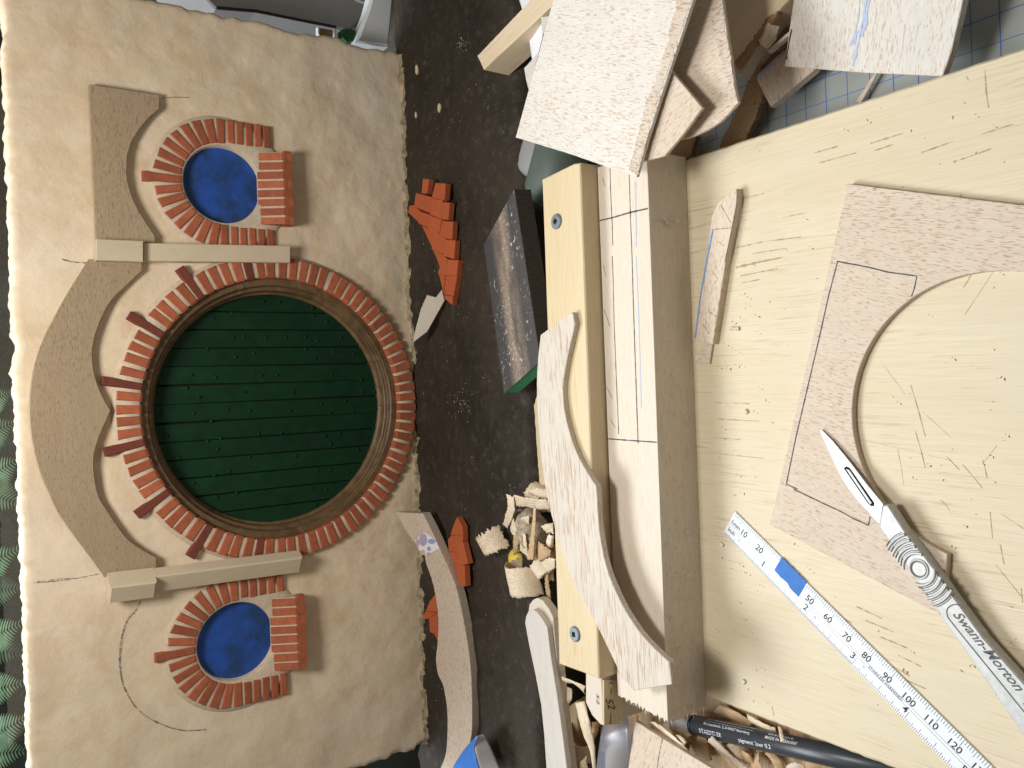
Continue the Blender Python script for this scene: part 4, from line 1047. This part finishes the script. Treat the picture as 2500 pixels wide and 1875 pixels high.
# ------------------------------------------------------------------ pen
A, B = P(1700, 1771, -7), P(2003, 1838, -7); pax = (B-A).normalized()
pen = empty('pen', A, 'dark grey fineliner pen with white lettering lying beside the plywood', 'pen')
PR = 4.6
capsule('barrel', A, A+pax*135, PR, PR, 'pen_grey', None, None, pen, 32, 0)
capsule('cap_band', A-pax*1.6, A-pax*.05, PR+.12, PR+.12, 'pen_band', None, None, pen, 32, 0)
capsule('end_cone', A-pax*1.7, A-pax*19, PR-.1, 2.3, 'plastic_grey', None, None, pen, 32, 0)
pn_ = (CAM-A); pn_ = (pn_-pax*pn_.dot(pax)).normalized(); ps = pn_.cross(pax)     # ps: across, towards photo top?
if ps.dot(EY) < 0: ps = -ps
def wrap(s, arc, lift=.06):
    a = arc/PR; return A+pax*s+(pn_*math.cos(a)+ps*math.sin(a))*(PR+lift)
def ptext(s, at_, arc, size, mat='pen_print', shear=0):
    tv, tf = textmesh(s, size, shear, 1.0, 'LEFT', .02)
    mesh('lettering', [wrap(at_+p[0], arc+p[1]) for p in tv], tf, mat, pen)
v = []; f = []
q = 9.0
while q < 38:
    wd = random.choice((.25, .4, .6)); k = len(v); v += [wrap(q, 3.0), wrap(q+wd, 3.0), wrap(q+wd, 5.0), wrap(q, 5.0)]; f.append([k, k+1, k+2, k+3]); q += wd+random.choice((.25, .4, .55))
mesh('barcode', v, f, 'pen_print', pen)
ptext('Moosaeckerstr. 3, D-90427 Nuernberg', 8.5, 1.2, 1.75); ptext('MADE IN GERMANY', 45, .9, 1.9); ptext('EAN 40 07817 330418', 46, 2.9, 1.4)
ptext('STAEDTLER', 6, -2.9, 2.7); ptext('pigment liner 0.2', 30, -3.1, 2.7)

# ------------------------------------------------------------------ heap of offcuts beside the block (photo top)
q1 = lambda L: cr(1150, 0, L, 2.9493)
q2 = lambda L: cr(1500, 0, L, 4.148)
p1 = tri((1258, 336, 41), (1553, 432, 38.2), (1692, 0, 42))
s1 = board('balsa_sheet', q1([(640,-180),(320,990),(700,1105),(1190,1275),(1275,980),(1370,680),(1450,440),(1535,190),(1600,-10),(1655,-180)]), p1, 1.7, 'balsa', 'large pale speckled balsa sheet on top of the offcut heap', 'wood sheet', grain=((1300, 180), (1560, 215)), rough=.15)
board('torn_edge', q1([(1215,1240),(1135,1235),(1205,950),(1265,720),(1340,560),(1405,330),(1480,40),(1510,-150),(1640,-150),(1590,10),(1525,200),(1440,445),(1362,685),(1266,985),(1185,1262)]), lambda x, y: p1(x, y)+p1.n*.18, .2, 'balsa_fuzzy', parent=s1, grain=((1440, 180), (1550, 190)), n=p1.n, rough=1.6, ch=.05, step=.8)
p1b = tri((1290, 150, 34), (1290, 220, 34), (1350, 150, 32))
w1 = board('balsa_sheet', q1([(500,120),(650,100),(600,620),(415,650),(400,600),(380,490),(440,425),(505,350),(510,250)]), p1b, 2.5, 'balsa', 'ragged white balsa end poking out left of the large sheet', 'wood sheet', grain=((1290, 150), (1350, 160)), rough=.4)
stroke('pencil_line', [p1b(x, y) for x, y in q1([(525,240),(480,420),(440,575)])], up, .6, 'pencil', w1, .15)
board('balsa_sheet', q1([(1395,480),(1440,510),(1665,775),(1530,960),(1390,1125),(1225,1165),(1180,900)]), tri((1638, 173, 37.2), (1715, 263, 35.5), (1621, 381, 34.5)), 1.6, 'balsa_pink', 'small pointed balsa sheet just under the large speckled sheet', 'wood sheet', grain=((1600, 330), (1690, 215)), rough=.15)
p3 = tri((1700, 40, 31), (1790, 245, 27), (1660, 335, 28))
cv = q1([(1600,-160),(1790,-160),(1812,0),(1835,180),(1870,420),(1895,600),(1918,720)])+sp(q1([(1927,735),(1800,870),(1650,960),(1500,1005),(1380,960)]))+q1([(1330,700),(1440,400)])
s3 = board('balsa_sheet', cv, p3, 1.6, 'balsa_pink', 'balsa sheet with a rounded end under the small pointed sheet', 'wood sheet', grain=((1660, 200), (1790, 130)), rough=.2)
board('torn_edge', q1([(1690,-150),(1785,-155),(1808,0),(1832,185),(1866,420),(1890,600),(1912,715),(1830,690),(1810,520),(1770,330),(1735,190),(1720,60)]), lambda x, y: p3(x, y)+p3.n*.15, .15, 'balsa_fuzzy', parent=s3, grain=((1740, 100), (1790, 80)), n=p3.n, rough=1.4, ch=.05, step=.8)
# pine block with broken edge
pb = empty('broken_pine_offcut', P(1820, 60, -10), 'pale pine offcut with a splintered brown edge beside the rounded sheet', 'offcut')
board('block_body', q2([(1040,-160),(1900,-160),(1750,10),(1640,130),(1560,185),(1450,340),(1330,500),(1220,630),(1190,620),(1130,260)]), lev(4), 20, 'pine_pale', parent=pb, grain=((1760, 150), (1880, 0)), rough=.35)
board('splintered_edge', q2([(1200,650),(1225,610),(1330,490),(1440,330),(1530,190),(1590,150),(1660,100),(1600,230),(1540,300),(1440,410),(1330,560),(1240,680)]), lev(4.6), 3, 'brown_strip', parent=pb, grain=((1790, 160), (1890, 30)), rough=1.2, step=1.0)
board('slat_offcut', q2([(1218,700),(1420,430),(1445,470),(1330,690),(1272,792),(1222,775)]), lev(-1), 6, 'balsa', 'short striated white slat under the splintered pine edge', 'wood slat', grain=((1790, 170), (1830, 190)), rough=.2)
board('wood_chip', q2([(1470,430),(1500,380),(1535,280),(1560,235),(1665,270),(1640,400),(1580,480),(1535,505)]), tri((1870, 60, 6), (1895, 65, 2), (1868, 118, 2)), 4, 'balsa_pink', 'broken chunky wood chip leaning on the pine offcut', 'wood chip', grain=((1860, 110), (1890, 70)), rough=.7, step=1.2)
board('slat_offcut', q2([(1665,320),(1690,255),(1790,295),(1745,460),(1640,520),(1590,500)]), lev(-8), 3, 'brown_strip', 'brown slat behind the thin white stick', 'wood slat', grain=((1890, 120), (1925, 75)), rough=.3)
board('wood_stick', q2([(1535,515),(1775,310),(1790,335),(1560,535)]), lev(-1), 2.5, 'balsa', 'thin white stick pointing under the blue marked sheet', 'wood stick', grain=((1870, 125), (1925, 78)), rough=.12)
board('wood_stick', q2([(1483,480),(1500,485),(1455,670),(1432,670)]), lev(-9), 2, 'pine', 'very thin straw coloured stick in the dark gap', 'wood stick', grain=((1857, 118), (1847, 160)), rough=.1)
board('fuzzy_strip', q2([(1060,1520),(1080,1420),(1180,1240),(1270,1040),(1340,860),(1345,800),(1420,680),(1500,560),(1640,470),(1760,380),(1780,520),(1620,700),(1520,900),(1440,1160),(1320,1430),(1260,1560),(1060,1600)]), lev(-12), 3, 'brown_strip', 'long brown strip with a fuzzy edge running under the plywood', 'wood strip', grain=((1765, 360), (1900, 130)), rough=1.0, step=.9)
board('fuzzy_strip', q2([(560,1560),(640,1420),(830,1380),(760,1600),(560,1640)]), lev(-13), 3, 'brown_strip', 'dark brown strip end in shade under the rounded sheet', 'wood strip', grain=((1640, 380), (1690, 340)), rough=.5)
of = board('balsa_offcut', q2([(1438,800),(1735,495),(1830,560),(2030,700),(1580,1082)]), lev(-9), 4, 'balsa_pink', 'squarish balsa offcut with blue edge on the cutting mat', 'offcut', grain=((1860, 200), (1880, 260)), rough=.2)
stroke('blue_edge', [P(x, y, -9) for x, y in q2([(1450,790),(1600,640),(1720,520)])], up, 1.6, 'blue_pencil_soft', of, .12)
pbm = tri((1915, 162, -3), (2301, 186, -3), (2330, 20, 2))
c4 = lambda L: cr(1875, 0, L)
bb = board('balsa_sheet', c4([(185,-170),(165,0),(135,210),(105,432),(600,470),(1130,495),(1185,340),(1265,0),(1300,-170)]), pbm, 3.4, 'balsa', 'thick balsa sheet with blue pencil streaks lying over the cutting mat', 'wood sheet', grain=((2110, 0), (2090, 170)), rough=.12)
for L, wd in ((c4([(645,-60),(620,120),(590,260),(565,360),(548,430)]), .9), (c4([(600,-60),(590,100),(560,230),(535,300)]), .5), (c4([(655,0),(632,140),(605,240)]), 1.3), (c4([(575,200),(560,290)]), .8)):
    stroke('blue_pencil_streak', [pbm(x, y) for x, y in L], pbm.n, wd, 'blue_pencil_soft', bb, .15, .6)
stroke('pencil_line', [pbm(x, y) for x, y in q2([(1798,295),(1775,400),(1742,600)])], pbm.n, .6, 'ink', bb, .15)
board('wood_sliver', c4([(570,655),(600,670),(690,510),(710,470),(680,480)]), lev(ZM+4), .8, 'balsa_pink', 'thin pale splinter lying on the blue grid of the mat', 'wood sliver', grain=((2090, 250), (2135, 185)))
# pine bar on the earth
board('pine_bar', [(1163.5, 136), (1179, 170), (1440, -75), (1368, -80)], lev(29), 18, 'pine_pale', 'square pine bar resting on the dark earth beside the offcut heap', 'wood bar', grain=((1170, 150), (1400, -78)), ch=.8, rough=.1)
# things half hidden between bar, sheet and rail
capsule('tool_handle', P(1352, 462, -4), P(1388, 300, 0), 17, 15, 'plastic_green', 'rounded grey green tool handle between large sheet and rail', 'tool handle', tipa=.6, seg=28)
capsule('tool_handle', P(1318, 410, -4), P(1360, 270, -2), 14, 14, 'plastic_grey', 'grey rounded tool handle behind the grey green one', 'tool handle', tipa=.5, seg=28)
board('wood_offcut', [(1279,345),(1320,355),(1323,486),(1281,470)], lev(0), 12, 'pine_pale', 'pale offcut beside the earth behind the sanding block', 'offcut', grain=((1290, 350), (1295, 480)), rough=.4)
sheet('paper_scrap', [(1262, -20, 18), (1285, 60, 20), (1300, 150, 20)], [(1300, -20, 22), (1325, 60, 24), (1330, 150, 22)], 'paper_white', 'white paper scrap between the pine bar and the large sheet', 'paper', th=.2)
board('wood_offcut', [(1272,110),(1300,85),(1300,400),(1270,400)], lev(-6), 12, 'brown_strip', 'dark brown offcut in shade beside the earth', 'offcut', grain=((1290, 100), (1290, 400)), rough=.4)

# ------------------------------------------------------------------ crumbs
def crumbs(name, pxs, zf, mat, label, size, parent=None):
    v = []; f = []
    for x, y in pxs:
        p = zf(x, y); a = random.uniform(0, 6.28); l = random.uniform(*size); w_ = l*random.uniform(.25, .7); h = random.uniform(.15, .5)
        d = Vector((math.cos(a), math.sin(a), 0)); s = Vector((-d.y, d.x, 0)); k = len(v)
        v += [p-d*l-s*w_*.3, p-s*w_, p+d*l+s*w_*.2, p+s*w_, p+Vector((0, 0, h))+d*l*.2, p+Vector((0, 0, h))-d*l*.4]
        f += [[k, k+1, k+4, k+5], [k+1, k+2, k+4], [k+2, k+3, k+4], [k+3, k, k+5], [k+3, k+5, k+4]]
    o = mesh(name, v, f, mat, parent); o['kind'] = 'stuff'
    if label: o['label'] = label
    return o
pp = [(random.uniform(1745, 2480), random.uniform(250, 1850)) for _ in range(150)]
pp = [q for q in pp if -146 < P(*q).x < 99]
pp2 = [(random.uniform(1745, 1860), random.uniform(640, 1700)) for _ in range(60)]
crumbs('wood_crumbs', pp+pp2, lambda x, y: P(x, y, .02), 'crumb', 'tiny wood crumbs scattered over the plywood board', (.2, .8))
crumbs('brown_crumbs', pp[::3]+pp2[::2], lambda x, y: P(x+9, y+5, .02), 'brown_strip', 'tiny brown wood specks scattered over the plywood board', (.2, .7))
ep = [(random.uniform(960, 1290), random.uniform(0, 1870)) for _ in range(170)]
ep = [q for q in ep if 395 < P(*q, 11).y < 520]
cl = [(random.gauss(1125, 14), random.gauss(985, 16)) for _ in range(60)]+[(random.gauss(1080, 50), random.gauss(450, 200)) for _ in range(60)]+[(random.gauss(1125, 9), random.gauss(105, 9)) for _ in range(40)]
cl = [q for q in cl if 395 < P(*q, 11).y < 522]
def eh(x, y):
    z = 11
    for _ in range(4):
        p = P(x, y, z); z = ez(p.x, p.y)+.15
    return P(x, y, z)
crumbs('plaster_crumbs', ep+cl, eh, 'mortar', 'pale plaster crumbs sprinkled on the dark earth', (.12, .55))
for (x, y, l, lab) in ((1018, 170, 3.6, 'largest oval plaster flake on the dark earth near the pine bar'), (1073, 263, 3.2, 'long plaster flake on the dark earth above the brick scrap'), (1016, 281, 2.2, 'small round plaster flake on the earth near the wall foot')):
    p = eh(x, y); el = [p+Vector((l*(.9+.2*random.random())*math.cos(i/10*6.283), .55*l*(.8+.4*random.random())*math.sin(i/10*6.283), .7)) for i in range(10)]
    props(prism('plaster_flake', el, up, 1.2, 'mortar', ch=.3), lab, 'plaster flake')
bits = ((1705, 1668, 6.5, 1.0, 1.45, 'pale square ended chip lying near the block end', 'balsa'), (1814, 1665, 1.8, .9, .6, 'tiny translucent chip on the plywood below the rule', 'balsa'), (1792, 803, 5.0, .9, .1, 'short brown twig shaped chip beside the blue edged strip', 'balsa_pink'),
        (1760, 1330, 2.2, .8, .5, 'small pale crumb on the plywood beside the rule end', 'balsa'), (1820, 1005, 2.0, .8, 1.0, 'curled brown crumb on the plywood between block and board', 'balsa_pink'))
for x, y, l, w_, a, lab, mt in bits:
    c = P(x, y, 1.0); d = Vector((math.sin(a), math.cos(a), 0)); s = Vector((-d.y, d.x, 0))
    props(prism('wood_chip', [c-d*l/2*1-s*w_, c+d*l/2-s*w_*.8, c+d*l/2+s*w_, c-d*l/2+s*w_*.9], up, .9, mt, None, d, ch=.15, rough=.2, step=.6), lab, 'wood chip')
# thread-like curl on the block's front face
cz = 271.0
curl = [F(x, y, YF-cz+1.2) for x, y in cr(1250, 0, [(895,1455),(915,1425),(960,1412),(995,1425),(1010,1448),(1040,1450),(1070,1440),(1060,1415),(1030,1425)])]
props(stroke('fine_curl', spline(curl, 4), (0, -1, .3), .9, 'balsa', None, .3, .5), 'fine hair like wood curl clinging to the block front', 'wood curl')
# knife cuts in the plywood
def cuts_on(pts, wd): stroke('knife_cut', [P(x, y, 0) for x, y in pts], up, wd*.62, 'grain_mark', bh, .05, .7)
for a, b_, wd in ((((925,835)), (1020,1170), .55), ((955,1135), (1020,1375), .45), ((1155,1300), (1240,1385), .5), ((840,1250), (880,1480), .3), ((1315,125), (1265,205), .5), ((1390,1320), (1420,1440), .4), ((1460,100), (1275,380), .25), ((1260,1350), (1390,1505), .35), ((610,1190), (1160,1320), .16), ((1000,1010), (1190,1180), .16), ((750,710), (890,900), .15), ((1120,1580), (1180,1650), .3), ((1485,1225), (1390,1345), .2)):
    cuts_on(cr(1875, 625, [a, ((a[0]+b_[0])/2+3, (a[1]+b_[1])/2), b_]), wd)
for a, b_, wd in (((1475,340), (1640,545), .45), ((1505,210), (1530,340), .6), ((1440,0), (1455,170), .5), ((1640,490), (1650,590), .6), ((1510,10), (1659,110), .2), ((25,1260), (40,1320), .9)):
    cuts_on(cr(1875, 1250, [a, b_]), wd)
cuts_on(cr(1875, 0, [(1405,450), (1415,600), (1430,700)]), .6); cuts_on(cr(1875, 0, [(1285,490), (1298,520)]), .6)

vz = lambda L: [P(a*2500/2212, b_*2500/2212, 0) for a, b_ in L]
for L, wd in (([(1590,578),(1640,566),(1690,556)], 1.0), ([(1600,596),(1680,580)], .6), ([(1588,536),(1650,522),(1730,512)], .5), ([(1625,548),(1700,536)], .4), ([(1600,612),(1640,604)], .4), ([(1690,470),(1740,460)], .4), ([(1600,430),(1650,418)], .4), ([(1760,330),(1810,316)], .5),
    ([(1770,352),(1850,330)], .4), ([(1880,310),(1950,288)], .6), ([(1890,325),(1930,312)], .5), ([(1990,330),(2060,305)], .6), ([(2060,350),(2140,322)], .5), ([(2120,290),(2190,268)], .4), ([(1545,870),(1620,872)], .35), ([(1550,905),(1640,910)], .4), ([(1545,945),(1600,950)], .35), ([(1550,980),(1650,990)], .35), ([(1560,1020),(1610,1028)], .3),
    ([(1800,1325),(1840,1345)], .5), ([(1850,1310),(1905,1336)], .6), ([(1870,1340),(1930,1365)], .5), ([(1900,1375),(1960,1400)], .6), ([(1940,1415),(1990,1440)], .5), ([(1930,1440),(1965,1460)], .5), ([(1835,1365),(1865,1380)], .5), ([(1960,1470),(2000,1488)], .5), ([(2080,1300),(2130,1325)], .4), ([(2150,1500),(2200,1528)], .4)):
    stroke('grain_streak', vz(L), up, wd*.75, 'grain_mark', bh, .035, .9)

# ------------------------------------------------------------------ behind the model: window, garden, things on the sill
bank_v = []; bank_f = []
for j in range(31):
    for i in range(61):
        x = -1400+i*46; z = -500+j*60; bank_v.append(Vector((x, 1650+90*noise.noise(Vector((x/160, z/160, 0))), z)))
for j in range(30):
    for i in range(60): bank_f.append([j*61+i, j*61+i+1, (j+1)*61+i+1, (j+1)*61+i])
props(mesh('garden_bank', bank_v, bank_f, 'soil_bank', smooth=True), kind='structure')
flatbox('garden_ground', -1400, 1400, 705, 1650, -140, -120, 'soil_bank', kind='structure')
def frond(parent, base, tip, droop, side):
    v = []; f = []; K = 24
    d = tip-base; L = d.length
    pts = [base+d*(i/K)+Vector((0, 0, droop*math.sin(i/K*math.pi))) for i in range(K+1)]
    stem = []
    for i in range(3, K):
        u = i/K; ax = (pts[i+1]-pts[i]).normalized(); s = ax.cross(side).normalized()
        pl = L*.34*math.sin(min(1, u*1.25)*math.pi*.82+.25)*(1-u*.35)
        for sg in (-1, 1):
            dirn = (s*sg+ax*.35+Vector((0, 0, -.12))).normalized(); wl_ = pl*.085; k = len(v); dn = Vector((0, 0, -pl*.10))
            p0 = pts[i]; p1_ = p0+dirn*pl*.35; p2_ = p0+dirn*pl*.72+dn*.4; p3_ = p0+dirn*pl+dn
            v.extend([p0-ax*wl_*.6, p0+ax*wl_*.6, p1_+ax*wl_, p1_-ax*wl_, p2_+ax*wl_*.7, p2_-ax*wl_*.7, p3_])
            f.extend([[k, k+1, k+2, k+3], [k+3, k+2, k+4, k+5], [k+5, k+4, k+6]])
    mesh('frond', v, f, 'fern_leaf', parent)
for lab, fl_ in (('pale green fern clump behind the wall near the dark gap', ((-50,1010,48,950,300), (-70,1100,60,1020,260), (-60,1200,70,1110,300), (-70,1170,80,1240,250))),
                 ('green fern clump behind the wall in the middle', ((-80,1420,66,1330,270), (-70,1450,84,1430,300), (-60,1590,78,1510,250), (-80,1560,84,1600,320))),
                 ('green fern clump behind the wall at the lower picture corner', ((-70,1700,84,1660,260), (-60,1830,88,1740,300), (-70,1840,92,1830,250), (-60,1960,95,1880,280)))):
    c = F(fl_[1][0], fl_[1][1], -280)
    e = empty('fern', c-Vector((0, 0, 60)), lab, 'fern', 'ferns outside the window')
    for bx_, by_, tx_, ty_, D in fl_:
        b_, t_ = F(bx_, by_, -D-15), F(tx_, ty_, -D+10)
        frond(e, b_, t_, 6, ((CAM-b_).normalized()+Vector((.2, 0, .25))).normalized())
wf = empty('window', (0, 640, 0), 'window with clear pane behind the model wall', 'window')
flatbox('window_pane', -700, 300, 640, 643, ZM, 420, 'window_glass', parent=wf)
flatbox('frame_rail', 300, 330, 632, 652, ZM, 420, 'plastic_grey', parent=wf)

bx = board('storage_box', cr(625, 0, [(-700,-400),(-260,60),(0,78),(520,182),(600,200),(760,60),(760,-400)]), fac(-75), 60, 'plastic_grey', 'grey box standing behind the right edge of the wall', 'box', n=fn, rough=0, ch=1.5)
stroke('dark_lid_gap', [F(x, y, -75) for x, y in cr(625, 0, [(-255,50),(0,72),(260,125),(520,176)])], fn, 2.2, 'ink', bx, .2, .1)
stroke('pale_edge', [F(x, y, -75) for x, y in cr(625, 0, [(640,0),(735,32)])], fn, 2.0, 'plastic_white', bx, .2, .1)
dv = sp(cr(625, 0, [(760,-80),(725,60),(690,150),(650,268)]))
board('white_dish', dv+cr(625, 0, [(770,290),(862,300),(885,100),(893,-80)]), fac(-32), 12, 'plastic_white', 'white curved plastic dish at the foot of the wall corner', 'dish', n=fn, rough=0, ch=2.0)
board('leafy_sprig', cr(625, 0, [(555,190),(590,180),(640,195),(660,225),(640,270),(590,270),(560,240)]), fac(-40), 8, 'leaf_green', 'dark green leafy scrap beside the white dish', 'leaf', n=fn, rough=1.0, step=1.5)
board('brown_stick', cr(625, 0, [(410,180),(505,195),(510,262),(410,225)]), fac(-45), 8, 'brown_strip', 'brown stick between two white pegs behind the wall edge', 'stick', n=fn, rough=.2)
board('white_peg', cr(625, 0, [(400,172),(412,175),(412,225),(402,220)]), fac(-42), 4, 'plastic_white', 'thinner white peg behind the wall edge', 'peg', n=fn, rough=0)
board('white_peg', cr(625, 0, [(503,185),(522,188),(525,262),(508,255)]), fac(-42), 5, 'plastic_white', 'thicker white peg next to the green leafy scrap', 'peg', n=fn, rough=0)
board('storage_box', [(800, 1990), (835, 1850), (1035, 1795), (1060, 1990)], fac(-60), 40, 'plastic_green', 'dark grey green box behind the lower corner of the wall', 'box', n=fn, rough=0, ch=1.5)
